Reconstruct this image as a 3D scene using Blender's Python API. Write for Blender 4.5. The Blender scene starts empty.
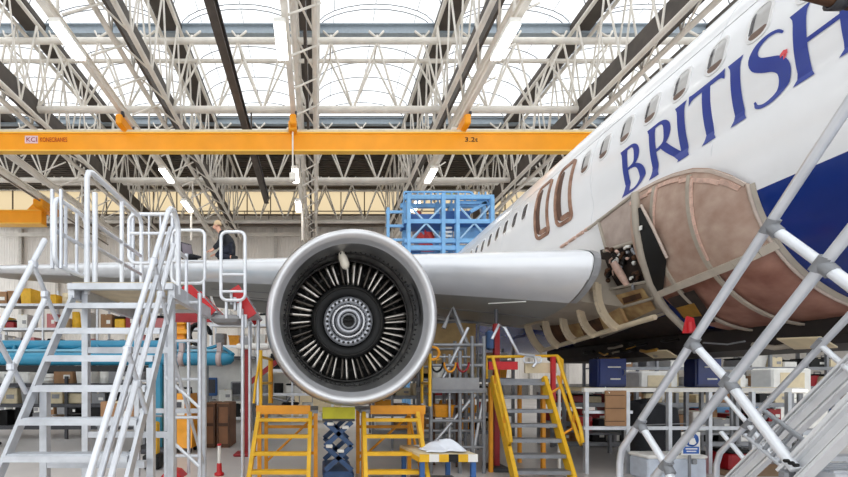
import bpy, math, random
from mathutils import Vector, Matrix
random.seed(7)
C = bpy.context.scene.collection
PI = math.pi
F, CX, CY, EYE = 420.0, 317.0, 380.0, 1.6     # lens (pixels), vanishing point of the hangar axis, eye height

def P(px, py, Y):
    """point of the place that stands at distance Y along the hangar"""
    return Vector(((px - CX) * Y / F, Y, EYE + (CY - py) * Y / F))

# ------------------------------------------------------------------ materials
def lin(c):
    return tuple(((v / 255) / 12.92 if v / 255 <= .04045 else ((v / 255 + .055) / 1.055) ** 2.4) for v in c)

MATS = {}
def mat(name, rgb, rough=.5, metal=0.0, var=.12, scale=6.0, bump=0.0, emit=None, estr=1.0, coat=0.0, dirt=None):
    if name in MATS: return MATS[name]
    m = bpy.data.materials.new(name); m.use_nodes = True
    nt = m.node_tree; b = nt.nodes['Principled BSDF']
    c = lin(rgb)
    tc = nt.nodes.new('ShaderNodeTexCoord'); nz = nt.nodes.new('ShaderNodeTexNoise')
    nz.inputs['Scale'].default_value = scale; nz.inputs['Detail'].default_value = 4
    nt.links.new(tc.outputs['Object'], nz.inputs['Vector'])
    rp = nt.nodes.new('ShaderNodeValToRGB')
    d = dirt and lin(dirt)
    lo = d if d else tuple(max(0, v * (1 - var)) for v in c)
    hi = c if d else tuple(min(1, v * (1 + var)) for v in c)
    rp.color_ramp.elements[0].position = .3; rp.color_ramp.elements[1].position = .7
    rp.color_ramp.elements[0].color = (*lo, 1); rp.color_ramp.elements[1].color = (*hi, 1)
    nt.links.new(nz.outputs['Fac'], rp.inputs['Fac'])
    nt.links.new(rp.outputs['Color'], b.inputs['Base Color'])
    b.inputs['Roughness'].default_value = rough; b.inputs['Metallic'].default_value = metal
    if coat: b.inputs['Coat Weight'].default_value = coat; b.inputs['Coat Roughness'].default_value = .08
    if bump:
        bp = nt.nodes.new('ShaderNodeBump'); bp.inputs['Strength'].default_value = bump; bp.inputs['Distance'].default_value = .02
        nt.links.new(nz.outputs['Fac'], bp.inputs['Height']); nt.links.new(bp.outputs['Normal'], b.inputs['Normal'])
    if emit:
        b.inputs['Emission Color'].default_value = (*lin(emit), 1); b.inputs['Emission Strength'].default_value = estr
    MATS[name] = m; return m

def mat_glazing(name, rgb, clear):
    m = bpy.data.materials.new(name); m.use_nodes = True
    nt = m.node_tree; nt.nodes.clear()
    out = nt.nodes.new('ShaderNodeOutputMaterial'); mx = nt.nodes.new('ShaderNodeMixShader')
    tr = nt.nodes.new('ShaderNodeBsdfTransparent'); tl = nt.nodes.new('ShaderNodeBsdfTranslucent')
    nz = nt.nodes.new('ShaderNodeTexNoise'); nz.inputs['Scale'].default_value = .8
    rp = nt.nodes.new('ShaderNodeValToRGB')
    c = lin(rgb)
    rp.color_ramp.elements[0].color = (*[v * .88 for v in c], 1); rp.color_ramp.elements[1].color = (*c, 1)
    nt.links.new(nz.outputs['Fac'], rp.inputs['Fac'])
    nt.links.new(rp.outputs['Color'], tl.inputs['Color']); nt.links.new(rp.outputs['Color'], tr.inputs['Color'])
    mx.inputs['Fac'].default_value = clear
    nt.links.new(tl.outputs[0], mx.inputs[1]); nt.links.new(tr.outputs[0], mx.inputs[2])
    nt.links.new(mx.outputs[0], out.inputs['Surface'])
    MATS[name] = m; return m

M_TRUSS = mat('cream painted steel', (234, 228, 218), .5, var=.1, scale=1.5)
M_TRUSSD = mat('brown steel', (120, 108, 96), .6, var=.15)
M_GIRD = mat('dark roof girder steel', (84, 76, 70), .6, var=.2, scale=2)
M_GUT = mat('blue grey gutter metal', (158, 170, 180), .45, var=.08)
M_DECK = mat('dark roof decking', (84, 77, 71), .8, var=.2, scale=1)
M_ORANGE = mat('orange crane paint', (246, 158, 14), .4, var=.06, scale=1)
M_ORANGE2 = mat('yellow crane rail paint', (250, 190, 70), .4, var=.06, scale=1)
M_WHITE = mat('white aircraft paint', (240, 241, 243), .22, var=.02, scale=1, coat=.3)
M_BLUE = mat('royal blue aircraft paint', (13, 48, 128), .22, var=.08, scale=2, coat=.3)
M_NAVY = mat('navy lettering paint', (40, 62, 150), .3, var=.05)
M_WINGLO = mat('grey wing underside paint', (150, 149, 145), .35, var=.08, scale=1.2)
M_SLAT = mat('pale slat metal', (232, 234, 238), .25, var=.03, scale=2, metal=.25)
M_LIP = mat('polished inlet metal', (214, 214, 216), .3, metal=.6, var=.05, scale=3)
M_COWL = mat('grey cowl paint', (176, 178, 182), .3, metal=.3, var=.05)
M_LINER = mat('dull liner metal', (150, 150, 150), .36, metal=.75, var=.12, scale=4)
M_VANE = mat('bright vane metal', (214, 208, 200), .28, metal=.85, var=.1)
M_BLACK = mat('black', (12, 12, 13), .65, var=.3)
M_CORE = mat('dark core', (34, 32, 30), .45, metal=.4, var=.3)
M_HUB = mat('hub steel', (176, 178, 184), .3, metal=.7, var=.1)
M_TAN = mat('tan composite panel', (188, 164, 148), .6, var=.14, scale=5, dirt=(164, 134, 118))
M_RED_TAN = mat('red brown primer panel', (166, 122, 106), .55, scale=4, dirt=(128, 82, 68))
M_COPPER = mat('copper rib strip', (212, 178, 162), .5, metal=.0, var=.2, scale=14)
M_PRIMER = mat('grey beige primer', (172, 162, 148), .55, var=.12, scale=4)
M_YTAN = mat('yellow tan insulation', (196, 168, 118), .7, scale=5, dirt=(150, 112, 74))
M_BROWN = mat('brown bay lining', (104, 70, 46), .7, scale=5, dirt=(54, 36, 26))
M_BRASS = mat('brass ducting', (196, 150, 70), .35, metal=.7, var=.2)
M_ALU = mat('aluminium tube', (212, 215, 221), .28, metal=.6, var=.1, scale=9)
M_ALU2 = mat('ribbed aluminium', (200, 203, 208), .38, metal=.45, var=.1, scale=9)
M_ALUW = mat('white powder coated tube', (232, 235, 240), .3, metal=.3, var=.06)
M_STEEL = mat('grey steel', (138, 140, 144), .45, metal=.4, var=.15)
M_DSTEEL = mat('dark steel', (70, 70, 74), .5, metal=.3, var=.2)
M_RED = mat('red paint', (196, 30, 36), .4, var=.12)
M_DRED = mat('deep red paint', (150, 22, 30), .4, var=.15)
M_TEAL = mat('teal blue paint', (44, 130, 162), .4, var=.12, scale=3)
M_SKYB = mat('light blue dock paint', (124, 178, 224), .45, var=.12, scale=2)
M_MIDB = mat('mid blue dock sheeting', (52, 98, 160), .5, var=.15, scale=2)
M_YEL = mat('yellow paint', (232, 180, 32), .45, var=.1, scale=5)
M_YEL2 = mat('orange yellow paint', (236, 158, 28), .45, var=.1, scale=5)
M_LIME = mat('green yellow panel', (196, 190, 28), .5, var=.1)
M_LIFT = mat('slate blue lift paint', (54, 82, 122), .5, var=.15)
M_CAB = mat('navy cabinet enamel', (18, 38, 96), .35, var=.1)
M_CARD = mat('brown cardboard', (160, 122, 88), .8, var=.1, scale=4)
M_CRATE = mat('brown crate board', (136, 96, 68), .75, var=.15, scale=3)
M_CLOTH = mat('white cloth', (232, 236, 244), .85, var=.04, bump=.4)
M_PAPER = mat('white plastic', (236, 234, 228), .5, var=.06)
M_CREAM = mat('cream board', (222, 206, 172), .6, var=.08)
M_GREY = mat('mid grey plastic', (150, 150, 152), .5, var=.1)
M_CHAR = mat('charcoal fabric', (36, 37, 42), .85, var=.2)
M_SKIN = mat('skin', (224, 170, 144), .55, var=.05)
M_HAIR = mat('fair hair', (206, 178, 140), .8, var=.1)
M_GREEN = mat('green plastic', (70, 120, 84), .5)
M_LAMP = mat('lit lamp diffuser', (250, 250, 250), .4, emit=(255, 252, 244), estr=9.0)
M_BRIGHT = mat('bright extruded aluminium', (228, 229, 231), .4, metal=.2, var=.06, scale=9)
M_STRIP = mat('strip light diffuser', (250, 250, 250), .4, emit=(255, 250, 236), estr=1.0)
M_SKYL = mat_glazing('skylight sheet', (250, 250, 250), .8)
M_CLER = mat_glazing('cream translucent sheet', (226, 214, 192), .12)

# ------------------------------------------------------------------ mesh collector
def frame(d, up=(0, 0, 1)):
    d = Vector(d).normalized(); u = Vector(up)
    if abs(d.dot(u)) > .97: u = Vector((0, 1, 0)) if abs(d.y) < .9 else Vector((1, 0, 0))
    s = d.cross(u).normalized(); return d, s, s.cross(d).normalized()

class MB:
    def __init__(self): self.v = []; self.f = []; self.s = []; self.m = []; self.cur = 0
    def add(self, vs, fs, smooth=False):
        o = len(self.v); self.v += [Vector(p) for p in vs]
        for q in fs: self.f.append([o + i for i in q]); self.s.append(smooth); self.m.append(self.cur)
        return self
    def mi(self, i): self.cur = i; return self
    def box(self, c, size, rz=0.0):
        c = Vector(c); x, y, z = [k / 2 for k in size]; R = Matrix.Rotation(rz, 3, 'Z')
        vs = [c + R @ Vector((sx * x, sy * y, sz * z)) for sz in (-1, 1) for sx, sy in ((-1, -1), (1, -1), (1, 1), (-1, 1))]
        return self.add(vs, [(3, 2, 1, 0), (4, 5, 6, 7), (0, 1, 5, 4), (1, 2, 6, 5), (2, 3, 7, 6), (3, 0, 4, 7)])
    def bbox(self, a, b):
        a = Vector(a); b = Vector(b); return self.box((a + b) / 2, [abs(b[i] - a[i]) for i in range(3)])
    def rbox(self, c, size, r=.02, rz=0.0):
        """box with chamfered vertical and top edges"""
        c = Vector(c); x, y, z = [k / 2 for k in size]; R = Matrix.Rotation(rz, 3, 'Z'); vs = []; fs = []
        def ring(ins, zz):
            a, b = x - ins, y - ins
            return [c + R @ Vector(q) for q in ((-a + r, -b, zz), (a - r, -b, zz), (a, -b + r, zz), (a, b - r, zz), (a - r, b, zz), (-a + r, b, zz), (-a, b - r, zz), (-a, -b + r, zz))]
        for ins, zz in ((r, -z), (0, -z + r), (0, z - r), (r, z)): vs += ring(ins, zz)
        for k in range(3):
            for i in range(8): j = (i + 1) % 8; fs.append((k * 8 + i, k * 8 + j, k * 8 + 8 + j, k * 8 + 8 + i))
        fs.append(tuple(range(7, -1, -1))); fs.append(tuple(range(24, 32)))
        return self.add(vs, fs)
    def beam(self, a, b, w, h, up=(0, 0, 1)):
        a = Vector(a); b = Vector(b); d, s, u = frame(b - a, up)
        vs = [p + s * (i * w / 2) + u * (j * h / 2) for p in (a, b) for i, j in ((-1, -1), (1, -1), (1, 1), (-1, 1))]
        return self.add(vs, [(0, 1, 2, 3), (7, 6, 5, 4), (4, 5, 1, 0), (5, 6, 2, 1), (6, 7, 3, 2), (7, 4, 0, 3)])
    def ibeam(self, a, b, w, h, t, up=(0, 0, 1)):
        a = Vector(a); b = Vector(b); d, s, u = frame(b - a, up)
        self.beam(a, b, t, h - 2 * t, up)
        self.beam(a + u * (h - t) / 2, b + u * (h - t) / 2, w, t, up); return self.beam(a - u * (h - t) / 2, b - u * (h - t) / 2, w, t, up)
    def tube(self, pts, r, n=8, closed=False):
        pts = [Vector(p) for p in pts]; N = len(pts); vs = []; fs = []; u = None
        rr = r if isinstance(r, (list, tuple)) else [r] * N
        for i, p in enumerate(pts):
            if closed: t = (pts[(i + 1) % N] - pts[i - 1])
            else: t = (pts[min(i + 1, N - 1)] - pts[max(i - 1, 0)])
            t = t.normalized()
            if u is None: _, s, u = frame(t)
            else:
                u = u - t * u.dot(t)
                if u.length < 1e-4: _, s, u = frame(t)
                u.normalize()
            s = t.cross(u)
            k = rr[i]
            if not closed and 0 < i < N - 1:
                c_ = (pts[i] - pts[i - 1]).normalized().dot((pts[i + 1] - pts[i]).normalized()); k = rr[i] / max(.5, math.sqrt(max(0, (1 + c_) / 2)))
            for j in range(n):
                a = 2 * PI * j / n; vs.append(p + (s * math.cos(a) + u * math.sin(a)) * (k if False else rr[i]))
        R = N if closed else N - 1
        for i in range(R):
            for j in range(n):
                a = i * n + j; b = i * n + (j + 1) % n; c2 = ((i + 1) % N) * n + (j + 1) % n; d2 = ((i + 1) % N) * n + j
                fs.append((a, b, c2, d2))
        self.add(vs, fs, True)
        if not closed: self.add(vs[:n], [tuple(range(n - 1, -1, -1))]); self.add(vs[-n:], [tuple(range(n))])
        return self
    def lathe(self, prof, o=(0, 0, 0), axis='Z', n=32, sx=1.0, sz=1.0, closed=False):
        o = Vector(o); vs = []; fs = []
        for a, r in prof:
            for j in range(n):
                t = 2 * PI * j / n; c_, s_ = r * math.cos(t) * sx, r * math.sin(t) * sz
                vs.append(o + (Vector((c_, a, s_)) if axis == 'Y' else Vector((c_, s_, a)) if axis == 'Z' else Vector((a, c_, s_))))
        K = len(prof)
        for i in range(K if closed else K - 1):
            for j in range(n):
                q = (i * n + j, i * n + (j + 1) % n, ((i + 1) % K) * n + (j + 1) % n, ((i + 1) % K) * n + j)
                fs.append(q if axis != 'Y' else q[::-1])
        return self.add(vs, fs, True)
    def cyl(self, a, b, r, n=12, r2=None):
        r2 = r if r2 is None else r2; return self.tube([a, b], [r, r2], n)
    def disc(self, c, r, axis='Y', n=24, r0=0.0):
        prof = [(0, r0), (0, r)] if r0 else [(0, 1e-4), (0, r)]
        return self.lathe(prof, c, axis, n)
    def quad(self, *p): return self.add(p, [tuple(range(len(p)))])
    def slab(self, p, n, t):
        """polygon p (a list) thickened by t along n"""
        n = Vector(n).normalized() * t; k = len(p); vs = [Vector(q) for q in p] + [Vector(q) + n for q in p]
        return self.add(vs, [tuple(range(k - 1, -1, -1)), tuple(range(k, 2 * k))] + [(i, (i + 1) % k, k + (i + 1) % k, k + i) for i in range(k)])
    def grid(self, fn, nu, nv, smooth=True, flip=False):
        vs = [fn(i / nu, j / nv) for i in range(nu + 1) for j in range(nv + 1)]; w = nv + 1
        fs = [(i * w + j, (i + 1) * w + j, (i + 1) * w + j + 1, i * w + j + 1) for i in range(nu) for j in range(nv)]
        if flip: fs = [q[::-1] for q in fs]
        return self.add(vs, fs, smooth)
    def build(self, name, mats, parent=None, local=False, origin=None):
        if not isinstance(mats, (list, tuple)): mats = [mats]
        me = bpy.data.meshes.new(name)
        if parent is None and origin is None and not local:
            lo = [min(v[i] for v in self.v) for i in range(3)]; hi = [max(v[i] for v in self.v) for i in range(3)]
            origin = Vector(((lo[0] + hi[0]) / 2, (lo[1] + hi[1]) / 2, lo[2]))
        off = Vector((0, 0, 0))
        if parent is not None and not local: off = WL[parent.name]
        elif origin is not None: off = Vector(origin)
        me.from_pydata([tuple(v - off) for v in self.v], [], self.f)
        for m_ in mats: me.materials.append(m_)
        me.polygons.foreach_set('use_smooth', self.s); me.polygons.foreach_set('material_index', self.m)
        me.update()
        o = bpy.data.objects.new(name, me); C.objects.link(o)
        if parent is not None:
            o.parent = parent; WL[o.name] = WL[parent.name].copy()
        else: o.location = off; WL[o.name] = Vector(off)
        return o
WL = {}

def tag(o, label, cat, group=None, kind=None):
    o['label'] = label; o['category'] = cat
    if group: o['group'] = group
    if kind: o['kind'] = kind
    return o
def thing(name, label, cat, loc, group=None):
    o = bpy.data.objects.new(name, None); C.objects.link(o); o.location = loc; o.empty_display_size = .1
    WL[o.name] = Vector(loc); return tag(o, label, cat, group)
def struct(o): o['kind'] = 'structure'; return o
def child_copy(src, parent, off=(0, 0, 0)):
    c = src.copy(); C.objects.link(c); c.parent = parent; c.location = Vector(off); WL[c.name] = WL[parent.name]; return c
def dup(root, loc, label, group=None, rz=None, scale=None):
    r = root.copy(); C.objects.link(r); r.location = loc; r['label'] = label
    if group: r['group'] = group
    if rz is not None: r.rotation_euler = (0, 0, rz)
    if scale is not None: r.scale = scale
    WL[r.name] = Vector(loc)
    for ch in list(root.children):
        c = ch.copy(); C.objects.link(c); c.parent = r
        for g in list(ch.children):
            d = g.copy(); C.objects.link(d); d.parent = c
    return r
ORD = ['first', 'second', 'third', 'fourth', 'fifth', 'sixth', 'seventh', 'eighth', 'ninth', 'tenth', 'eleventh', 'twelfth', 'thirteenth', 'fourteenth']
def arc(c, r, a0, a1, n, ax, ay):
    return [Vector(c) + Vector(ax) * r * math.cos(a0 + (a1 - a0) * i / n) + Vector(ay) * r * math.sin(a0 + (a1 - a0) * i / n) for i in range(n + 1)]
def rloop(c, w, h, r, ax, az, n=5):
    """points of a rounded rectangle loop"""
    c = Vector(c); ax = Vector(ax); az = Vector(az); pts = []
    for sx, sz, a0 in ((1, 1, 0), (-1, 1, PI / 2), (-1, -1, PI), (1, -1, 3 * PI / 2)):
        pts += arc(c + ax * sx * (w / 2 - r) + az * sz * (h / 2 - r), r, a0, a0 + PI / 2, n, ax, az)
    return pts
# ================================================================== SETTING
E = EYE
# floor
def floor_mat():
    m = bpy.data.materials.new('polished concrete floor'); m.use_nodes = True; nt = m.node_tree; b = nt.nodes['Principled BSDF']
    tc = nt.nodes.new('ShaderNodeTexCoord'); a = nt.nodes.new('ShaderNodeTexNoise'); a.inputs['Scale'].default_value = .6; a.inputs['Detail'].default_value = 8
    nt.links.new(tc.outputs['Object'], a.inputs['Vector'])
    r = nt.nodes.new('ShaderNodeValToRGB'); r.color_ramp.elements[0].position = .3; r.color_ramp.elements[1].position = .72
    r.color_ramp.elements[0].color = (*lin((196, 190, 186)), 1); r.color_ramp.elements[1].color = (*lin((226, 220, 216)), 1)
    nt.links.new(a.outputs['Fac'], r.inputs['Fac']); nt.links.new(r.outputs['Color'], b.inputs['Base Color'])
    b.inputs['Roughness'].default_value = .3
    return m
struct(MB().bbox((-34, -12, -.2), (34, 43.4, 0)).build('floor', floor_mat()))
def clad_mat(name, rgb, freq):
    m = mat(name, rgb, .6, var=.07, scale=.6); nt = m.node_tree; b = nt.nodes['Principled BSDF']
    tc = nt.nodes.new('ShaderNodeTexCoord'); w = nt.nodes.new('ShaderNodeTexWave'); w.wave_type = 'BANDS'; w.bands_direction = 'DIAGONAL' if False else 'X'
    w.inputs['Scale'].default_value = freq
    nt.links.new(tc.outputs['Object'], w.inputs['Vector'])
    bp = nt.nodes.new('ShaderNodeBump'); bp.inputs['Strength'].default_value = .5; bp.inputs['Distance'].default_value = .05
    nt.links.new(w.outputs['Fac'], bp.inputs['Height']); nt.links.new(bp.outputs['Normal'], b.inputs['Normal']); return m
M_WALL = clad_mat('grey ribbed wall cladding', (246, 240, 232), 1.2)
M_WALL2 = mat('pale side wall cladding', (200, 196, 190), .7, var=.06)
w = MB(); w.bbox((-34, 43, 0), (34, 43.3, 18.5)); w.bbox((-34, 43, 21.0), (34, 43.3, 21.6))
wall_back = struct(w.build('wall_back', M_WALL))
for s, nm in ((-1, 'left'), (1, 'right')):
    x0, x1 = (-34.3, -34) if s < 0 else (34, 34.3); b = MB()
    b.bbox((x0, -12, 0), (x1, 43.3, 5)); b.bbox((x0, -12, 18.5), (x1, 43.3, 21.6))
    for k in range(8): b.bbox((x0, -12 + k * 7.86, 5), (x1, -12 + k * 7.86 + .3, 18.5))
    struct(b.build('wall_' + nm, M_WALL2))
    struct(MB().bbox((x0 + .1, -12, 5), (x1 - .1, 43.3, 18.5)).build('added_light_window_left' if s < 0 else 'added_light_window_right', M_SKYL))  # unseen side glazing, added to bring daylight to the back wall and trusses
    g = MB()
    for k in range(5): g.bbox((x0 + .05, -12, 5 + k * 2.7), (x1 - .05, 43.3, 5.08 + k * 2.7))
    struct(g.build('trim_20' if s < 0 else 'trim_21', M_TRUSSD))
struct(MB().bbox((-34, 43.05, 18.5), (34, 43.12, 21.0)).build('window_1', M_CLER))
mul = MB()
for k in range(29): mul.bbox((-33.6 + k * 2.4, 42.95, 18.5), (-33.5 + k * 2.4, 43.05, 21.0))
mul.bbox((-34, 42.9, 18.42), (34, 43.05, 18.55))
struct(mul.build('trim_1', M_TRUSSD))
colm = MB()
for k in range(-8, 9):
    x = -.5 + k * 3.7
    colm.ibeam((x, 42.75, 0), (x, 42.75, 17), .3, .4, .05, (0, 1, 0))
struct(colm.build('trim_2', mat('cream wall column', (206, 200, 192), .6)))
# low band along the back wall
struct(MB().bbox((-34, 42.9, 0), (34, 43, 1.2)).build('baseboard_back', mat('dark wall base', (120, 116, 112), .7)))
# back wall catwalk: brown beams and white handrail
cw = thing('high_catwalk', 'long brown steel catwalk high on the back wall below the cream windows', 'catwalk', (0, 42, 17))
MB().ibeam((-33, 41.9, 17.2), (33, 41.9, 17.2), .3, .5, .05).build('beam', M_TRUSSD, cw)
MB().box((0, 42.3, 17.5), (66, .8, .08)).build('deck', M_TRUSSD, cw)
MB().tube([(-33, 41.8, 18.4), (33, 41.8, 18.4)], .05, 6).build('handrail', M_TRUSSD, cw)
MB().beam((-33, 41.85, 16.1), (33, 41.85, 16.1), .12, .32).build('pipe', M_TRUSS, cw)
pm = MB().tube([(0, 41.8, 17.5), (0, 41.8, 18.4)], .04, 6).build('post', M_TRUSSD, cw)
for k in range(-13, 14):
    if k: child_copy(pm, cw, (k * 2.4, 0, 0))

GX = [-22.7, -15.3, -7.9, -.5, 6.9, 14.3, 21.7]      # valleys
GY = [-9.4, -1.3, 6.8, 14.9, 23.0, 31.1]             # cross gutters
ZR = E + 19.0
# solid roof behind and at the valleys
ce = MB()
for k in range(60):       # corrugated deck over the last bays
    y = 31.4 + k * .2
    ce.bbox((-34, y, ZR + .5 + (k % 2) * .08), (34, y + .2, ZR + .75))
for gx in GX: ce.bbox((gx - .55, -12, ZR), (gx + .55, 31.5, ZR + .3))
for s in (-1, 1): ce.bbox((s * 23 if s < 0 else 23, -12, ZR), (s * 34, 31.5, ZR + .3))
struct(ce.build('ceiling', M_DECK))
for gy in GY:
    g = MB(); g.bbox((-34, gy - .15, ZR - .12), (34, gy + .15, ZR + .25)); g.bbox((-34, gy - .3, ZR + .25), (34, gy + .3, ZR + .3))
    struct(g.build('trim_%d' % (3 + GY.index(gy)), M_GUT))
# barrel vault skylights with glazing bars
def vault(xa, xb, ya, yb):
    def fn(u, v): a = PI * (1 - u); return Vector(((xa + xb) / 2 + (xb - xa) / 2 * math.cos(a), ya + (yb - ya) * v, ZR + .25 + 1.25 * math.sin(a)))
    return fn
first = None
for j in range(len(GY) - 1):
    for i in range(len(GX) - 1):
        xa, xb, ya, yb = GX[i] + .5, GX[i + 1] - .5, GY[j] + .15, GY[j + 1] - .15
        if first is None:
            v = MB(); v.grid(vault(xa, xb, ya, yb), 14, 1, True)
            first = v.build('skylight', M_SKYL, None); first['kind'] = 'structure'
            b = MB()
            for k in range(7):
                yy = ya + (yb - ya) * k / 6
                b.tube([vault(xa, xb, yy, yy)(t / 12, 0) - Vector((0, 0, .05)) for t in range(13)], .034, 4)
            for t in (3, 6, 9): q = vault(xa, xb, ya, yb); b.tube([q(t / 12, 0) - Vector((0, 0, .05)), q(t / 12, 1) - Vector((0, 0, .05))], .02, 4)
            fb = b.build('glazing_bars', mat('thin grey glazing bar', (150, 152, 156), .5), first)
            base = first.location.copy(); x0, y0 = xa, ya
        else:
            c = first.copy(); C.objects.link(c); c.location = base + Vector((xa - x0, ya - y0, 0))
            d = fb.copy(); C.objects.link(d); d.parent = c

# ================================================================== ROOF STEEL
XS0, DX = -.5 - 2.4667 * 10, 2.4667
def cross_truss(y, label):
    t = thing('cross_truss', label, 'roof truss', (0, y, E + 14.8), 'cross trusses')
    xa, xb = XS0, XS0 + DX * 22
    zt, zb = E + 18.0, E + 14.8
    MB().tube([(xa, y, zb), (xb, y, zb)], .19, 8).build('bottom_chord', M_TRUSS, t)
    for s in (-1, 1): MB().tube([(xa, y + s * .7, zt), (xb, y + s * .7, zt)], .16 if s < 0 else .11, 8).build('top_chord', M_TRUSS, t)
    proto = []
    for s in (-1, 1):
        proto.append(MB().tube([(xa, y, zb), (xa + DX / 2, y + s * .7, zt)], .062, 6).build('web_member', M_TRUSS, t))
        proto.append(MB().tube([(xa + DX / 2, y + s * .7, zt), (xa + DX, y, zb)], .062, 6).build('web_member', M_TRUSS, t))
    tie = MB().tube([(xa + DX / 2, y - .7, zt), (xa + DX / 2, y + .7, zt)], .05, 6).build('tie', M_TRUSS, t)
    br = MB(); c0 = Vector((xa + DX / 2, y - .7, zt))
    br.tube([c0 + Vector((-.38, .35, .8)), c0 + Vector((0, 0, .15)), c0 + Vector((.38, .35, .8))], .06, 6); br.tube([c0, c0 + Vector((0, .1, .35))], .08, 6)
    bracket = br.build('gutter_bracket', M_TRUSS, t)
    for k in range(1, 22):
        for p in proto + [tie, bracket]: child_copy(p, t, (k * DX, 0, 0))
    return t
cross_truss(23.0, 'nearest white cross truss, just above the long orange crane beam')
cross_truss(31.1, 'middle white cross truss seen just below the long orange crane beam')
cross_truss(39.2, 'farthest cross truss, in front of the cream windows of the back wall')

GLAB = ['lattice girder at the far left roof edge outside the orange beam end', 'dark lattice girder at the left edge of the roof, left of the long lamp rail',
        'dark lattice girder left of the thin black rail, right of the leftmost lamp rail', 'dark lattice girder running straight back above the engine',
        'dark lattice girder between the engine and the fuselage, above the blue tail dock', 'dark lattice girder at upper right, just above the fuselage crown', 'lattice girder hidden over the far side of the fuselage']
gproto = None
for i, gx in enumerate(GX[1:6]):
    if gproto is None:
        t = thing('lattice_girder', GLAB[1], 'roof girder', (gx, 0, E + 13.9), 'lengthwise girders'); gproto = t
        y0, y1 = 12.8, 41.35; zb, zt = E + 13.95, E + 18.74; D = 2.07
        g = MB(); g.beam((gx, y0, zb + .75), (gx, y1, zb + .75), .12, 1.3); g.build('web_plate', M_GIRD, t)
        for s in (-1, 1):
            g = MB(); g.tube([(gx + s * .42, y0, zb), (gx + s * .42, y1, zb)], .13, 6); g.build('bottom_chord', M_TRUSS, t)
            g = MB(); g.tube([(gx + s * .55, y0, zt), (gx + s * .55, y1, zt)], .11, 6); g.build('top_chord', M_TRUSS, t)
        pr = []
        for s in (-1, 1):
            pr.append(MB().tube([(gx + s * .42, y0, zb), (gx + s * .55, y0 + D / 2, zt)], .05, 5).build('web_member', M_TRUSS, t))
            pr.append(MB().tube([(gx + s * .55, y0 + D / 2, zt), (gx + s * .42, y0 + D, zb)], .05, 5).build('web_member', M_TRUSS, t))
        st = MB().tube([(gx - .42, y0, zb), (gx + .42, y0 + D, zb)], .045, 5).build('strut', M_TRUSS, t)
        for k in range(1, 13):
            for p in pr + [st]: child_copy(p, t, (0, k * D, 0))
    else:
        dup(gproto, (gx, 0, E + 13.9), GLAB[i + 1], 'lengthwise girders')

# lamp / crane runway rails running along the hangar
RX = [-17.4, -9.2, -1.12, 7.0]
RL = ['cream crane rail crossing the far left roof above the small orange beam', 'cream crane rail running down from the top left roof corner, lamps beside it',
      'cream crane rail running straight back above the engine, lamps on its left', 'cream crane rail running back over the blue tail dock, lamps on its left']
rp = None
for x, l in zip(RX, RL):
    z = E + 12.75
    if rp is None:
        rp = thing('crane_rail', l, 'crane rail', (x, 0, z), 'crane rails under the roof')
        MB().ibeam((x, 10, z), (x, 41.5, z), .22, .4, .05).build('rail', M_TRUSS, rp)
        hp = MB().tube([(x, 14.9, z + .2), (x, 14.9, E + 14.8)], .06, 6).build('hanger', M_TRUSS, rp)
        for k in (1, 2, 3): child_copy(hp, rp, (0, 8.1 * k, 0))
        sp = MB().tube([(x + .1, 15.0, z + .3), (x + 1.25, 15.6, E + 14.0)], .045, 5).build('stay', M_TRUSS, rp)
        for k in range(1, 14): child_copy(sp, rp, (0, 1.9 * k, 0))
        dropm = MB().tube([(x + .06, 30.5, z - .27), (x + .06, 30.5, z - 2.6)], .09, 6).build('drop_pipe', M_TRUSS, rp)
    else: dup(rp, (x, 0, z), l, 'crane rails under the roof')
br = thing('busbar_rail', 'thin black rail running back between the two left lattice girders', 'rail', (-3.6, 0, E + 12.8))
MB().ibeam((-3.6, 10, E + 12.8), (-3.6, 30, E + 12.8), .32, .42, .08).build('rail', M_GIRD, br)
MB().tube([(-3.42, 10, E + 12.95), (-3.42, 30, E + 12.95)], .04, 6).build('conductor', M_DSTEEL, br)
h = MB().tube([(-3.6, 14.9, E + 13), (-3.6, 14.9, E + 14.8)], .05, 6).build('hanger', M_GIRD, br)
for k in (1,): child_copy(h, br, (0, 8.1, 0))
# high bay lamps
LROW = [(15.3, 'nearest row of roof lamps'), (21.6, 'lamp row level with the long orange crane beam'), (25.3, 'third lamp row, below the orange crane beam'), (29.3, 'farthest lamp row, toward the back wall')]
LCOL = [(-9.05, 'left'), (-1.3, 'middle'), (6.85, 'right')]
lp = None
for (ly, ln), dzz in zip(LROW, (0, 0, 0, -.2)):
    for lx, lc in LCOL:
        lab = '%s white box lamp of the %s' % (lc, ln)
        z = E + 12.3 + dzz
        if lp is None:
            lp = thing('high_bay_lamp', lab, 'lamp', (lx, ly, z), 'white roof lamps')
            MB().rbox((lx, ly, z + .12), (.42, 1.7, .2), .04).build('housing', M_PAPER, lp)
            MB().rbox((lx, ly, z - .02), (.38, 1.62, .08), .02).build('diffuser', M_LAMP, lp)
            for s in (-1, 1): MB().tube([(lx, ly + s * .6, z + .2), (lx - .07, ly + s * .6, z + .32)], .03, 5).build('suspension_rod', M_STEEL, lp)
        else: dup(lp, (lx, ly, z), lab, 'white roof lamps')

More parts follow.
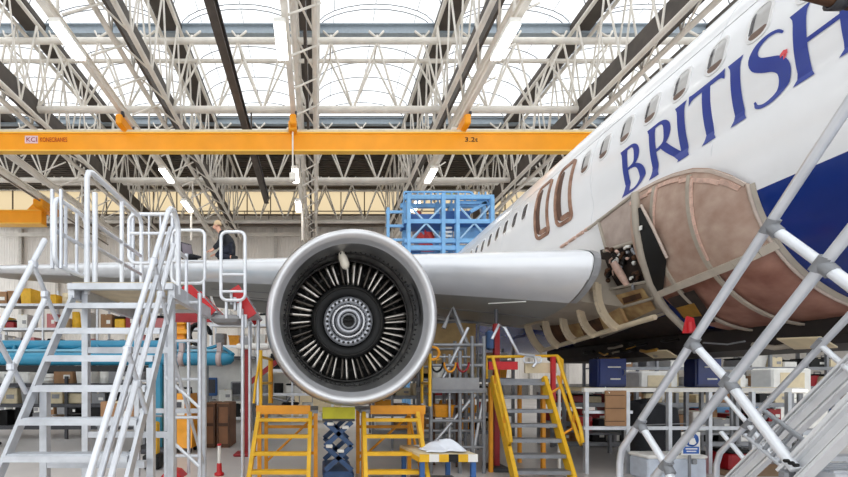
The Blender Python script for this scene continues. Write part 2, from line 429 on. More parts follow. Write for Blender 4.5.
# ================================================================== CRANES
def text_mesh(txt, size):
    cu = bpy.data.curves.new('t', 'FONT'); cu.body = txt; cu.size = size; cu.extrude = .004; cu.align_x = 'LEFT'
    o = bpy.data.objects.new('t', cu); C.objects.link(o); bpy.context.view_layer.update()
    me = bpy.data.meshes.new_from_object(o); vs = [v.co.copy() for v in me.vertices]; fs = [tuple(p.vertices) for p in me.polygons]
    bpy.data.objects.remove(o); return vs, fs
def put_text(txt, size, at, name, m, parent, wfit=None):
    vs, fs = text_mesh(txt, size)
    k = 1.0
    if wfit: k = wfit / (max(v.x for v in vs) - min(v.x for v in vs))
    b = MB(); b.add([Vector((at[0] + v.x * k, at[1] - v.z, at[2] + v.y)) for v in vs], fs)
    return b.build(name, m, parent)
YC = 20.2
cr = thing('overhead_crane', 'long orange overhead crane beam spanning the whole hangar above the engine', 'crane', (0, YC, E + 11.0))
g = MB(); g.bbox((-19, YC - .1, E + 11.0), (15.5, YC + .1, E + 11.78)); g.build('box_girder', M_ORANGE, cr)
g = MB(); g.bbox((-19, YC - .16, E + 11.78), (15.5, YC + .16, E + 11.85)); g.bbox((-19, YC - .16, E + 10.93), (15.5, YC + .16, E + 11.0)); g.build('flange', M_ORANGE2, cr)
g = MB(); g.beam((-19, YC - .12, E + 11.9), (15.5, YC - .12, E + 11.9), .08, .1); g.build('top_rail', M_CREAM, cr)
for x in RX:
    g = MB(); g.rbox((x, YC, E + 12.12), (.3, 1.5, .48), .05); g.rbox((x + .02, YC - .2, E + 12.0), (.2, .2, .3), .04); g.build('end_carriage', M_ORANGE, cr)
    for s in (-1, 1):
        g = MB(); g.lathe([(-.04, .02), (-.04, .13), (.04, .13), (.04, .02)], (x + .14, YC + s * .6, E + 12.4), 'X', 14); g.build('wheel', M_DSTEEL, cr)
yt = YC - .11
g = MB(); g.box((-13.66, yt, E + 11.5), (.62, .02, .36)); sb = g.build('maker_plate', mat('pale sign plate', (226, 196, 200), .5), cr)
put_text('KCI', .3, (-13.91, yt - .02, E + 11.39), 'plate_lettering', M_DRED, cr, .5)
put_text('KONECRANES', .3, (-13.26, yt - .01, E + 11.39), 'name_lettering', mat('rust red lettering', (176, 52, 14), .5), cr, 1.3)
put_text('3.2t', .3, (7.05, yt - .01, E + 11.4), 'load_lettering', M_BLACK, cr, .62)
g = MB(); g.rbox((-1.15, YC - .3, E + 12.0), (.4, .36, .5), .06); g.build('hoist_trolley', M_YEL2, cr)
g = MB(); g.tube([(-1.15, YC - .3, E + 11.8), (-1.15, YC - .3, E + 9.8)], .04, 6); g.rbox((-1.15, YC - .3, E + 9.62), (.3, .3, .4), .05); g.build('hook_block', M_TRUSS, cr)
c2 = thing('overhead_crane', 'short orange crane beam at left edge behind the aluminium steps', 'crane', (-24, 32, E + 11.6))
MB().bbox((-30, 31.7, E + 11.85), (-20.8, 32.3, E + 12.75)).build('box_girder', M_ORANGE, c2)
g = MB(); g.bbox((-30, 31.6, E + 12.75), (-20.8, 32.4, E + 12.82)); g.bbox((-30, 31.6, E + 11.78), (-20.8, 32.4, E + 11.86)); g.build('flange', M_ORANGE2, c2)
g = MB(); g.rbox((-20.6, 32, E + 13.1), (.7, 2.2, .6), .08); g.slab([(-22, 31.75, E + 12.8), (-20.85, 31.75, E + 12.8), (-20.85, 31.75, E + 13.7), (-21.1, 31.75, E + 13.7)], (0, 1, 0), .5); g.build('end_carriage', M_ORANGE, c2)
lr = thing('lamp_rail', 'cream long lamp rail at upper left above the small orange beam', 'rail', (-20.6, 30, E + 13.3))
MB().ibeam((-20.6, 16, E + 13.6), (-20.6, 41, E + 13.6), .4, .5, .07).build('rail', M_TRUSS, lr)
MB().tube([(-20.4, 16, E + 13.2), (-20.4, 41, E + 13.2)], .06, 6).build('cable_pipe', M_TRUSSD, lr)
# ================================================================== AIRLINER
FX, ZU, ZL, FR = 6.8, 5.2, 4.25, 1.88            # fuselage axis, lobe centres, radius
pl = thing('airliner', 'white and blue airliner under overhaul with its engine opened, filling the right side', 'airliner', (FX, 8, 0))
def taper(Y):
    if Y < -1: t = min(1, (-1 - Y) / 7.0); return math.sqrt(max(0, 1 - t * t)) * .98 + .02, -.35 * t
    if Y > 17: t = min(1, (Y - 17) / 15.0); return 1 - .85 * t ** 1.4, 1.25 * t ** 1.3
    return 1.0, 0.0
def side(Y, Z, off=0.0):
    """point on the near (starboard) side of the fuselage skin at height Z"""
    zc = ZU if Z >= (ZU + ZL) / 2 else ZL
    dz = Z - zc; x = math.sqrt(max(0, FR * FR - dz * dz)); n = Vector((-x, 0, dz)).normalized()
    return Vector((FX - x, Y, Z)) + n * off
def skin(Y, a, off=0.0):
    """skin point by angle from the horizontal on the lower lobe, a<0 below"""
    return Vector((FX - (FR + off) * math.cos(a), Y, ZL + (FR + off) * math.sin(a)))
ZB = 3.75
def section():
    pts = []
    crease = math.asin(.475 / FR)
    up = [-crease + (PI + 2 * crease) * i / 40 for i in range(41)]
    for a in up: pts.append((-FR * math.cos(a), ZU - 4.7 + FR * math.sin(a)))       # near side over the crown to far side
    ab = math.asin((ZL - ZB) / FR)
    lo = [crease - (crease + ab) * i / 5 for i in range(1, 6)]
    lob = [-ab - (PI - 2 * ab) * i / 24 for i in range(1, 25)]
    loc = [-PI + ab + (-(crease + ab)) * i / 5 for i in range(1, 6)]
    for a in lo + lob + loc[:-1]: pts.append((FR * math.cos(a), ZL - 4.7 + FR * math.sin(a)))
    return pts
SEC = section()
ys = [-8, -7.8, -7.4, -6.8, -6, -5, -4, -2.5, -1] + list(range(0, 18)) + [18.5, 20, 22, 24, 26, 28, 30, 32]
b = MB(); vs = []; n = len(SEC)
for y in ys:
    k, dz = taper(y)
    vs += [(FX + x * k, y, 4.7 + dz + z * k) for x, z in SEC]
fw = []; fb = []
for i in range(len(ys) - 1):
    for j in range(n):
        q = (i * n + j, (i + 1) * n + j, (i + 1) * n + (j + 1) % n, i * n + (j + 1) % n)
        zz = (SEC[j][1] + SEC[(j + 1) % n][1]) / 2
        (fb if zz < ZB - 4.7 - 1e-4 else fw).append(q)
b.add(vs, fw, True); b.f += [list(q) for q in fb]; b.s += [True] * len(fb); b.m += [1] * len(fb)
b.f.append(list(range(n))); b.s.append(False); b.m.append(0); b.f.append([(len(ys) - 1) * n + j for j in range(n)][::-1]); b.s.append(False); b.m.append(0)
fus = b.build('fuselage', [M_WHITE, M_BLUE], pl)
# panel seam lines on the skin
for z in (5.98,):
    sm = MB(); sm.tube([side(y * .5, z, .001) for y in range(4, 34)], .006, 4); sm.build('skin_seam', mat('seam grey', (226, 227, 230), .4), fus)
for y in (3.0, 5.25, 7.55, 11.2):
    sm = MB(); sm.tube([side(y, 4.4 + i * .1, .001) for i in range(26)], .005, 4); sm.build('skin_seam', MATS['seam grey'], fus)
# lettering
def ribbon(bm, L, R):
    """ribbon between two (u, v) edges wrapped on the skin; u forward from the B, v up from the baseline"""
    n = len(L); vs = []
    for (a, b_) in zip(L, R):
        for (u, v) in (a, ((a[0] + b_[0]) / 2, (a[1] + b_[1]) / 2), b_): vs.append(side(6.79 - u, 4.62 + v * 1.05 - .075 + .04 * u, .006))
    fs = []
    for i in range(n - 1):
        for k in (0, 1): fs.append((i * 3 + k, i * 3 + k + 1, i * 3 + k + 4, i * 3 + k + 3))
    bm.add(vs, fs)
def stem(bm, u, w, h=.7, v0=0.0, flare=.035, top=True, bot=True, lean=0.0):
    L = []; R = []
    for i in range(13):
        t = i / 12; f = 0
        if bot: f = max(f, flare * max(0, 1 - t / .12) ** 1.5)
        if top: f = max(f, flare * max(0, 1 - (1 - t) / .12) ** 1.5)
        L.append((u - f + lean * t, v0 + h * t)); R.append((u + w + f + lean * t, v0 + h * t))
    ribbon(bm, L, R)
def bowl(bm, u, v, ru, rv, w, thin=.045, a0=-PI / 2, a1=PI / 2):
    L = []; R = []
    for i in range(17):
        a = a0 + (a1 - a0) * i / 16; k = abs(math.cos(a)); ww = thin + (w - thin) * k
        L.append((u + (ru - ww) * math.cos(a), v + (rv - thin) * math.sin(a))); R.append((u + ru * math.cos(a), v + rv * math.sin(a)))
    ribbon(bm, L, R)
def bar(bm, u0, u1, v0, v1):
    ribbon(bm, [(u0 + (u1 - u0) * i / 8, v0) for i in range(9)], [(u0 + (u1 - u0) * i / 8, v1) for i in range(9)])
def lett(i): return 'lettering'
def L_B(b):
    stem(b, .02, .11); bar(b, 0, .2, .655, .7); bar(b, 0, .22, 0, .045); bar(b, .1, .2, .36, .4)
    bowl(b, .18, .53, .2, .17, .11); bowl(b, .19, .2, .25, .2, .12)
def L_R(b):
    u = .55; stem(b, u + .02, .11); bar(b, u, u + .2, .655, .7); bar(b, u + .1, u + .2, .33, .37)
    bowl(b, u + .18, .515, .22, .185, .12)
    ribbon(b, [(u + .19 + .32 * i / 8, .36 - .36 * (i / 8) ** .85) for i in range(9)], [(u + .31 + .31 * i / 8, .36 - .36 * (i / 8) ** .95 + (.0 if i < 8 else .012)) for i in range(9)])
def L_I(b): stem(b, 1.055, .115)
def L_T(b):
    u = 1.235; stem(b, u + .19, .115, .68, 0, top=False)
    L = []; R = []
    for i in range(13):
        t = i / 12; f = .05 * max(0, 1 - t / .14) ** 1.5 + .05 * max(0, 1 - (1 - t) / .14) ** 1.5
        L.append((u + .49 * t, .64 - f)); R.append((u + .49 * t, .7 + f * .25))
    ribbon(b, L, R)
def L_I2(b): stem(b, 1.795, .115)
def L_S(b):
    c = [(2.36, .60), (2.30, .66), (2.2, .685), (2.10, .655), (2.055, .57), (2.09, .475), (2.18, .405), (2.29, .335), (2.345, .24), (2.325, .12), (2.24, .035), (2.13, .015), (2.045, .055), (2.02, .12)]
    wd = [.02, .03, .045, .075, .105, .125, .135, .135, .125, .105, .07, .045, .035, .02]
    # smooth the spine
    def cr_(P0, P1, P2, P3, t): return tuple(.5 * ((2 * P1[k]) + (-P0[k] + P2[k]) * t + (2 * P0[k] - 5 * P1[k] + 4 * P2[k] - P3[k]) * t * t + (-P0[k] + 3 * P1[k] - 3 * P2[k] + P3[k]) * t ** 3) for k in (0, 1))
    S = []; W = []
    for i in range(len(c) - 1):
        for k in range(4):
            t = k / 4; S.append(cr_(c[max(i - 1, 0)], c[i], c[i + 1], c[min(i + 2, len(c) - 1)], t)); W.append(wd[i] * (1 - t) + wd[i + 1] * t)
    S.append(c[-1]); W.append(wd[-1]); L = []; R = []
    for i in range(len(S)):
        a = S[max(i - 1, 0)]; d = S[min(i + 1, len(S) - 1)]; tx, tz = d[0] - a[0], d[1] - a[1]; l = math.hypot(tx, tz) or 1
        nx, nz = -tz / l, tx / l; L.append((S[i][0] + nx * W[i] / 2, S[i][1] + nz * W[i] / 2)); R.append((S[i][0] - nx * W[i] / 2, S[i][1] - nz * W[i] / 2))
    ribbon(b, L, R)
def L_H(b):
    u = 2.45; stem(b, u, .12); stem(b, u + .385, .12); bar(b, u + .1, u + .41, .33, .375)
def L_A(b):
    u = 3.3
    ribbon(b, [(u + .3 - .3 * i / 8, .7 - .7 * i / 8) for i in range(9)], [(u + .34 - .28 * i / 8, .7 - .7 * i / 8) for i in range(9)])
    ribbon(b, [(u + .26 + .26 * i / 8, .7 - .7 * i / 8) for i in range(9)], [(u + .36 + .3 * i / 8, .7 - .7 * i / 8) for i in range(9)])
    bar(b, u + .12, u + .5, .2, .245)
for fn in (L_B, L_R, L_I, L_T, L_I2, L_S, L_H):
    b = MB(); fn(b); b.build('lettering', M_NAVY, fus)
# red tape marks over the lettering
for (u, v, du) in ((2.33, .36, .07), (2.86, .56, .07)):
    b = MB(); ribbon(b, [(u, v), (u + du * .5, v + .015), (u + du, v)], [(u, v + .035), (u + du * .5, v + .055), (u + du, v + .04)]); 
    b.v = [q + Vector((-.006, 0, 0)) for q in b.v]; ribbon(b, [(u + .02, v - .03), (u + .05, v - .02)], [(u + .03, v + .02), (u + .06, v + .02)]); b.build('red_tape', mat('red tape', (232, 92, 98), .6), fus)

# windows on the skin
def patch(bm, y, z, w, h, r, off, seg=5, ring=None):
    """rounded patch on the skin; ring gives the inner inset of a frame"""
    def loop(ins):
        pts = []
        for sx, sz, a0 in ((1, 1, 0), (-1, 1, PI / 2), (-1, -1, PI), (1, -1, 3 * PI / 2)):
            for i in range(seg + 1):
                a = a0 + PI / 2 * i / seg; rr = max(.005, r - ins)
                pts.append((y + sx * (w / 2 - r) + rr * math.cos(a), z + sz * (h / 2 - r) + rr * math.sin(a)))
        return pts
    def pt(p, o): return side(p[0], p[1], o)
    if ring is None:
        rows = []
        for i in range(19):
            t = -1 + 2 * i / 18; q = t * h / 2; d = abs(q) - (h / 2 - r)
            hw = w / 2 if d <= 0 else w / 2 - r + math.sqrt(max(0, r * r - d * d))
            hw = max(hw, .004); rows += [side(y + hw * k, z + q, off) for k in (-1, 0, 1)]
        bm.add(rows, [(3 * i + k, 3 * i + k + 1, 3 * i + k + 4, 3 * i + k + 3) for i in range(18) for k in (0, 1)])
    else:
        def dense(L):
            o = []
            for i, p in enumerate(L):
                q = L[(i + 1) % len(L)]; kk = 8 if max(abs(q[0] - p[0]), abs(q[1] - p[1])) > max(.06, r * .9) else 1
                if i % (seg + 1) == seg: kk = 8
                else: kk = 1
                o += [(p[0] + (q[0] - p[0]) * m / kk, p[1] + (q[1] - p[1]) * m / kk) for m in range(kk)]
            return o
        base_loop = loop; loop = lambda ins: dense(base_loop(ins))
        A = loop(-.004); B_ = loop(0); D = loop(ring); n = len(A)
        vs = [pt(p, 0) for p in A] + [pt(p, off) for p in B_] + [pt(p, off) for p in D] + [pt(p, .002) for p in loop(ring + .006)]
        bm.add(vs, [(k * n + i, k * n + (i + 1) % n, (k + 1) * n + (i + 1) % n, (k + 1) * n + i) for k in range(3) for i in range(n)])
M_WFR = mat('window frame grey', (226, 225, 225), .4, var=.05)
M_PANE = mat('cabin pane', (188, 186, 184), .12, var=.1, coat=.5)
M_PANED = mat('dark cabin pane', (74, 72, 76), .12, var=.2, coat=.5)
M_SILL = mat('brown window sill', (110, 88, 76), .5)
WY = [2070 / 485 + .508 * (k - 2) - .0 for k in range(0, 9)]
WY = [4.71 + .508 * k for k in range(-2, 7)]
ZW = 5.62
def cabin_window(y, near):
    b = MB(); patch(b, y, ZW, .275, .42, .12, .012, ring=.028); b.mi(1); patch(b, y, ZW, .23, .37, .1, .004)
    if near:
        b.mi(2); patch(b, y + .0, ZW - .135, .2, .09, .04, .007); b.mi(3); patch(b, y + .085, ZW + .03, .05, .25, .024, .007)
    return b.build('cabin_window', [M_WFR, M_PANE if near else M_PANED, M_SILL, M_PANED], fus)
for y in WY: cabin_window(y, y < 7.9)
for k in range(10): cabin_window(10.05 + .508 * k, False)
# two over-wing exits
M_EXIT = mat('brown exit surround', (176, 138, 116), .5, scale=6, dirt=(122, 86, 68))
for y in (8.41, 9.22):
    b = MB(); patch(b, y, 5.33, .56, 1.2, .14, .03, ring=.065); b.mi(1); patch(b, y, 5.33, .44, 1.08, .1, .006)
    b.mi(2); patch(b, y + .13, 5.33, .16, 1.0, .07, .01); b.mi(3); patch(b, y - .04, 4.86, .3, .1, .04, .012)
    b.build('exit_hatch', [M_EXIT, M_WFR, mat('dark exit reveal', (92, 66, 54), .6), M_EXIT], fus)
# radome band and nose left plain; tail fin
b = MB()
def fin(u, v, s):
    yl = 20.5 + 7.5 * v; yt_ = 27 + 3.4 * v; z = 6.6 + 6.3 * v; y = yl + (yt_ - yl) * u
    return Vector((FX + s * .2 * (1 - .5 * v) * math.sin(PI * min(1, u * .9 + .1)) ** .7, y, z))
for s in (-1, 1): b.grid(lambda u, v: fin(u, v, s), 10, 8, True, s > 0)
b.m = [1 if (k % 80) % 8 >= 3 and (k % 80) // 8 < 6 else 0 for k in range(len(b.f))]
b.build('tail_fin', [M_BLUE, M_RED], pl)
for s in (-1, 1):
    b = MB(); b.slab([(FX + s * .5, 26.5, 6.2), (FX + s * 5.5, 30, 6.7), (FX + s * 5.5, 31.3, 6.7), (FX + s * .5, 30.5, 6.2)], (0, 0, 1), .18); b.build('tailplane', M_WHITE, pl)

# ---------------------------------------------------------------- wing
XR = 4.35
def wle(X): return 6.6 + .52 * (XR - X), 3.5 + .131 * (XR - X)
def chord(X):
    if X > .5: return 4.9 + (6.5 - 4.9) * (X - .5) / (XR - .5)
    return 1.8 + (4.9 - 1.8) * (X + 12.2) / 12.7
def foil(s): return 5 * (.2969 * math.sqrt(s) - .126 * s - .3516 * s * s + .2843 * s ** 3 - .1036 * s ** 4) / .5
def wing_pt(X, s, lower, off=0.0):
    y, z = wle(X); c = chord(X); k = c / 6.5
    d = (.74 if lower else .40) * foil(s) * (k ** (1.25 if lower else .8))
    if s < .08 and not lower: d = max(d, .32 * math.sqrt(s / .08) * (k ** .8) * .8)
    return Vector((X, y + c * s - (off if s < .02 else 0), z + (-d - off if lower else d + off) - .0 * s))
SS = [0, .002, .006, .012, .02, .035, .055, .08, .12, .17, .23, .3, .4, .5, .6, .7, .8, .9, 1]
XS = [XR - .0 - (XR + 12.2) * i / 30 for i in range(31)]
b = MB()
K = len(SS)
def shell(SSx, XSx, off=0.0, cap=True, closed=True):
    vs = []; ring = []
    for X in XSx:
        up = [wing_pt(X, s, False, off) for s in reversed(SSx)]; lo = [wing_pt(X, s, True, off) for s in SSx[1:]]
        vs += up + lo
    m = 2 * len(SSx) - 1; fs = []; ms = []
    for i in range(len(XSx) - 1):
        for j in range(m - 1):
            fs.append((i * m + j, i * m + j + 1, (i + 1) * m + j + 1, (i + 1) * m + j)); ms.append(0 if j < len(SSx) + 3 else 1)
    caps = [tuple(range(m))[::-1], tuple((len(XSx) - 1) * m + j for j in range(m))] if cap else []
    return vs, fs, ms, caps
vs, fs, ms, caps = shell(SS, XS)
b.add(vs, fs, True); b.m = ms[:]; b.add(vs, caps); b.m[-2:] = [1, 1]
wing = b.build('wing', [M_WHITE, M_WINGLO], pl)
# slat along the leading edge
SL = [0, .002, .006, .012, .02, .035, .055, .075, .095]
for xa, xb in ((XR - .02, 1.25), (-.35, -3.9), (-3.95, -7.6), (-7.65, -12)):
    vs, fs, ms, caps = shell(SL, [xa + (xb - xa) * i / 8 for i in range(9)], .012)
    b = MB(); b.add(vs, fs, True); b.add(vs, caps); b.build('slat', M_SLAT, wing)
b = MB(); SE = [.095, .075, .055, .035, .02, .012, .006, .002, 0]
pr_ = [wing_pt(XR, s_, False, .014) for s_ in SE] + [wing_pt(XR, s_, True, .014) for s_ in reversed(SE[:-1])]
n = len(pr_); cen = sum(pr_, Vector()) / n; o1 = [q + Vector((.12, .02, 0)) for q in pr_]; o2 = [cen + (q - cen) * .7 + Vector((.2, .06, 0)) for q in pr_]
b.add(pr_ + o1 + o2, [(k * n + i, k * n + i + 1, k * n + n + i + 1, k * n + n + i) for k in (0, 1) for i in range(n - 1)] + [tuple(range(2 * n, 3 * n))[::-1]]); b.build('slat_end_cap', mat('grey slat seal', (168, 170, 174), .4), wing)
# glancing seam lines and small panels under the wing
b = MB()
for s in (.22, .42, .62): b.tube([wing_pt(X, s, True, .003) for X in XS[:14]], .008, 4)
b.build('panel_seam', mat('seam dark grey', (120, 120, 122), .5), wing)
for (X, s) in ((2.7, .36), (3.1, .4), (2.2, .5)):
    b = MB(); q = wing_pt(X, s, True, .012); b.lathe([(-.01, .0001), (-.01, .1), (.02, .11)], q, 'Z', 14); b.build('access_panel', MATS['seam dark grey'], wing)
b = MB(); q0 = wing_pt(3.75, .1, True, .02); q1 = wing_pt(3.25, .13, True, .02)
b.beam(q0, q1, .03, .02); b.build('white_strip', M_PAPER, wing)  # short white strip on the grey underside
# flap edge hanging behind
for xa, xb in ((3.9, 1.3), (-.3, -3.5), (-3.6, -8)):
    b = MB(); b.slab([wing_pt(xa, .86, True, .05), wing_pt(xb, .86, True, .05), wing_pt(xb, 1, True, .4), wing_pt(xa, 1, True, .5)], (0, 0, 1), .06); b.build('flap', M_WINGLO, wing)
# inner wing box going into the fuselage
b = MB()
SB = [.1, .17, .23, .3, .4, .5, .6, .7]
A = [wing_pt(XR, s, False, -.06) for s in SB] + [wing_pt(XR, s, True, -.06) for s in reversed(SB)]
B2 = [q + Vector((2.0, 0, -.25)) for q in A]; n = len(A)
b.add(A + B2, [(i, (i + 1) % n, n + (i + 1) % n, n + i) for i in range(n)]); b.build('wing_root_box', M_PRIMER, pl)

# ---------------------------------------------------------------- engine
ENG = Vector((.475, 5.62, 2.43))
eng = MB()
prof = [(1.0, .93), (.7, .935), (.45, .95), (.28, .965), (.16, .99), (.07, 1.03), (.02, 1.065), (0, 1.095), (.02, 1.125), (.08, 1.155), (.2, 1.185), (.4, 1.21), (.8, 1.235), (1.4, 1.245), (2.2, 1.2), (3.0, 1.08), (3.5, .95), (3.5, .9), (2.6, .98), (1.0, .98)]
eng.lathe(prof[9:] , (0, 0, 0), 'Y', 72, 1.0, 1.025)
cowl = eng.build('engine_cowl', M_COWL, pl, local=True)
cowl.location = ENG - WL[pl.name]; cowl.rotation_euler = (math.radians(4.5), 0, 0)
def epart(mb, name, m, sub=None): return mb.build(name, m, cowl, local=True)
b = MB(); b.lathe(prof[4:12], (0, 0, 0), 'Y', 72, 1.0, 1.025); epart(b, 'inlet_lip', M_LIP)
b = MB(); b.lathe(prof[0:5], (0, 0, 0), 'Y', 72, 1.0, 1.025); epart(b, 'inlet_liner', M_LINER)
# rings and bolt rows on the liner
b = MB(); b.lathe([(.5, .948), (.5, .93), (.56, .93), (.56, .945)], (0, 0, 0), 'Y', 72, 1, 1.025); epart(b, 'liner_ring', M_CORE)
b = MB(); b.tube([(.955, .38, 0), (.925, .385, 0)], .012, 5); lb_ = epart(b, 'liner_bolt', M_BLACK)
for i in range(1, 84):
    c = lb_.copy(); C.objects.link(c); c.parent = cowl; c.rotation_euler = (0, 2 * PI * i / 84, 0)
b = MB()                                                 # darker patch panel at the right of the liner
def lin_pt(u, v): a = math.radians(-4 + 34 * u); return Vector((.945 * math.cos(a), .2 + .26 * v, .945 * 1.025 * math.sin(a)))
b.grid(lin_pt, 8, 2, True); epart(b, 'liner_patch', mat('liner patch grey', (104, 104, 106), .45, metal=.4))
FY = .86
b = MB(); b.disc((0, FY + .45, 0), .95, 'Y', 48, .4); epart(b, 'duct_back', M_BLACK)
b = MB(); b.lathe([(FY + .02, .93), (FY + .45, .93)], (0, 0, 0), 'Y', 64, 1, 1.04); epart(b, 'fan_case', M_CORE)
# stator vanes
def vane(a, m, nm):
    b = MB(); ca, sa = math.cos(a), math.sin(a); rad = Vector((ca, 0, sa)); tan = Vector((-sa, 0, ca)); vs = []
    R0, R1 = .56, .905
    for i in range(7):
        t = i / 6; r = R0 + (R1 - R0) * t; w = .024 + .014 * t; lean = .09 * (t - .5)
        for k, (dy, dt) in enumerate(((0, -.5), (.02, .5), (.16, .9), (.13, -.2))): vs.append(rad * r + tan * (dt * w + lean * .25) + Vector((0, FY + dy, 0)))
    fs = []
    for i in range(6):
        for k in range(4): fs.append((i * 4 + k, i * 4 + (k + 1) % 4, i * 4 + 4 + (k + 1) % 4, i * 4 + 4 + k))
    fs += [(3, 2, 1, 0), (24, 25, 26, 27)]
    b.add(vs, fs, True); return epart(b, nm, m)
v0 = vane(0, M_VANE, 'stator_vane'); v1 = vane(0, mat('dark vane metal', (92, 86, 80), .4, metal=.7, var=.2), 'stator_vane'); v1.rotation_euler = (0, -PI / 48, 0)  # second vane in a darker, rougher metal
rv = random.Random(9)
for i in range(1, 48):
    c = (v1 if rv.random() < .3 else v0).copy(); C.objects.link(c); c.rotation_euler = (0, -2 * PI * (i + rv.uniform(-.15, .15)) / 48, 0); c.parent = cowl
# dark ring between vanes and bolts at two radii
b = MB(); b.lathe([(FY - .01, .905), (FY - .03, .93), (FY + .02, .94)], (0, 0, 0), 'Y', 64); epart(b, 'vane_outer_ring', M_CORE)
b = MB(); b.lathe([(FY + .05, .74), (FY + .05, .755)], (0, 0, 0), 'Y', 64); epart(b, 'vane_mid_ring', M_CORE)
# black hub disc, bolted ring, core rings
b = MB(); b.lathe([(FY + .15, .57), (FY - .02, .565), (FY - .05, .54), (FY - .05, .4), (FY - .02, .385), (FY - .02, .0001)], (0, 0, 0), 'Y', 64); epart(b, 'hub_disc', M_BLACK)
b = MB(); b.lathe([(FY - .05, .535), (FY - .075, .525), (FY - .075, .51), (FY - .05, .5)], (0, 0, 0), 'Y', 64); epart(b, 'hub_rim', M_CORE)
b = MB(); b.lathe([(FY - .05, .375), (FY - .11, .37), (FY - .115, .28), (FY - .06, .27)], (0, 0, 0), 'Y', 64); epart(b, 'bolted_flange', M_HUB)
bo = MB(); bo.tube([(.322, FY - .12, 0), (.322, FY - .145, 0)], .021, 8); bo = epart(bo, 'flange_bolt', M_BLACK)
for i in range(1, 28):
    c = bo.copy(); C.objects.link(c); c.parent = cowl; c.rotation_euler = (0, 2 * PI * i / 28, 0)
b = MB(); b.lathe([(FY - .06, .262), (FY - .15, .255), (FY - .17, .225), (FY - .1, .215)], (0, 0, 0), 'Y', 48); epart(b, 'inner_ring', M_LIP)
b = MB()
for i in range(30):
    a = 2 * PI * i / 30; d = Vector((math.cos(a), 0, math.sin(a))); b.beam(d * .215 + Vector((0, FY - .11, 0)), d * .26 + Vector((0, FY - .165, 0)), .018, .03)
epart(b, 'ring_teeth', M_HUB)
b = MB(); b.lathe([(FY - .04, .205), (FY - .2, .195), (FY - .23, .165), (FY - .22, .135), (FY - .1, .125)], (0, 0, 0), 'Y', 48); epart(b, 'shaft_collar', M_HUB)
b = MB(); b.lathe([(FY - .1, .125), (FY - .2, .12), (FY - .2, .09), (FY - .12, .085)], (0, 0, 0), 'Y', 40); epart(b, 'shaft_nut', M_STEEL)
b = MB(); b.lathe([(FY - .13, .09), (FY - .13, .0001)], (0, 0, 0), 'Y', 24); b.tube([(-.06, FY - .16, .02), (.06, FY - .16, .02)], .02, 6); epart(b, 'shaft_bore', M_BLACK)
# white probe hanging from the liner near the top
b = MB(); pc = Vector((-.11, .42, .88)); b.tube([pc + Vector((-.02, 0, .09)), pc + Vector((-.015, 0, .06)), pc, pc + Vector((.035, -.01, -.1)), pc + Vector((.045, -.01, -.15)), pc + Vector((.05, -.01, -.17))], [.02, .045, .062, .066, .045, .01], 12)
epart(b, 'inlet_probe', mat('ivory probe', (226, 218, 202), .5))
# cowl latches and seam
b = MB(); b.lathe([(1.18, 1.252), (1.2, 1.256), (1.22, 1.252)], (0, 0, 0), 'Y', 72, 1, 1.025); b.lathe([(.21, 1.192), (.215, 1.194), (.225, 1.192)], (0, 0, 0), 'Y', 72, 1, 1.025); epart(b, 'cowl_seam', MATS['seam dark grey'])
b = MB(); b.lathe([(3.4, .9), (3.6, .75), (4.4, .55), (4.5, .5), (4.4, .0001)], (0, 0, 0), 'Y', 40); epart(b, 'exhaust_nozzle', M_CORE)
# pylon
b = MB()
py = [Vector((.47, 7.3, 3.6)), Vector((.47, 8.6, 4.1)), Vector((.47, 11.6, 3.9)), Vector((.47, 11.4, 3.4)), Vector((.47, 9.5, 3.0)), Vector((.47, 7.6, 3.3))]
b.slab([q - Vector((.18, 0, 0)) for q in py], (1, 0, 0), .36); b.build('pylon', M_COWL, pl)

# ---------------------------------------------------------------- opened wing-to-body fairing
fair = None
YA, YF = 6.5, 4.79
TOPZ = [(4.70, 3.55), (4.79, 3.84), (4.95, 4.04), (5.15, 4.2), (5.39, 4.32), (5.7, 4.40), (6.0, 4.44), (6.55, 4.46)]
def topz(Y):
    for (a, za), (b_, zb) in zip(TOPZ, TOPZ[1:]):
        if Y <= b_: return za + (zb - za) * max(0, (Y - a)) / (b_ - a)
    return TOPZ[-1][1]
def a_top(Y): return math.asin(max(-1, min(1, (topz(Y) - ZL) / FR)))
A_BOT = math.radians(-82)
def bulge(Y, t): return .03 + .17 * math.sin(PI * min(1, .12 + t * .8)) * (1 - max(0, (5.3 - Y) / .52) ** 3 if Y < 5.3 else 1)
def fpt(Y, t, off=0.0): a = a_top(Y) + (A_BOT - a_top(Y)) * t; return skin(Y, a, bulge(Y, t) + off)
T1 = .40
def ray_skin(px, py, off):
    """where the sight line meets a shell lying off metres outside the lower lobe"""
    a, c_ = (px - CX) / F, (CY - py) / F
    A_, B_, C_ = a * a + c_ * c_, -2 * (a * FX + c_ * (ZL - E)), FX ** 2 + (ZL - E) ** 2 - (FR + off) ** 2
    D_ = max(0, B_ * B_ - 4 * A_ * C_); Y = (-B_ - math.sqrt(D_)) / (2 * A_); return Vector((a * Y, Y, E + c_ * Y))
LONG = sorted((q.y, math.asin(max(-1, min(1, (q.z - ZL) / (FR + .19))))) for q in [ray_skin(x, y, .19) for x, y in ((650, 297), (672, 288), (700, 277), (735, 263), (765, 252), (785, 245))])
def tl(Y):
    if Y <= LONG[0][0]: a = LONG[0][1]
    elif Y >= LONG[-1][0]: a = LONG[-1][1]
    else:
        for (y0, a0), (y1, a1) in zip(LONG, LONG[1:]):
            if y0 <= Y <= y1: a = a0 + (a1 - a0) * (Y - y0) / (y1 - y0); break
    return (a_top(Y) - a) / (a_top(Y) - A_BOT)
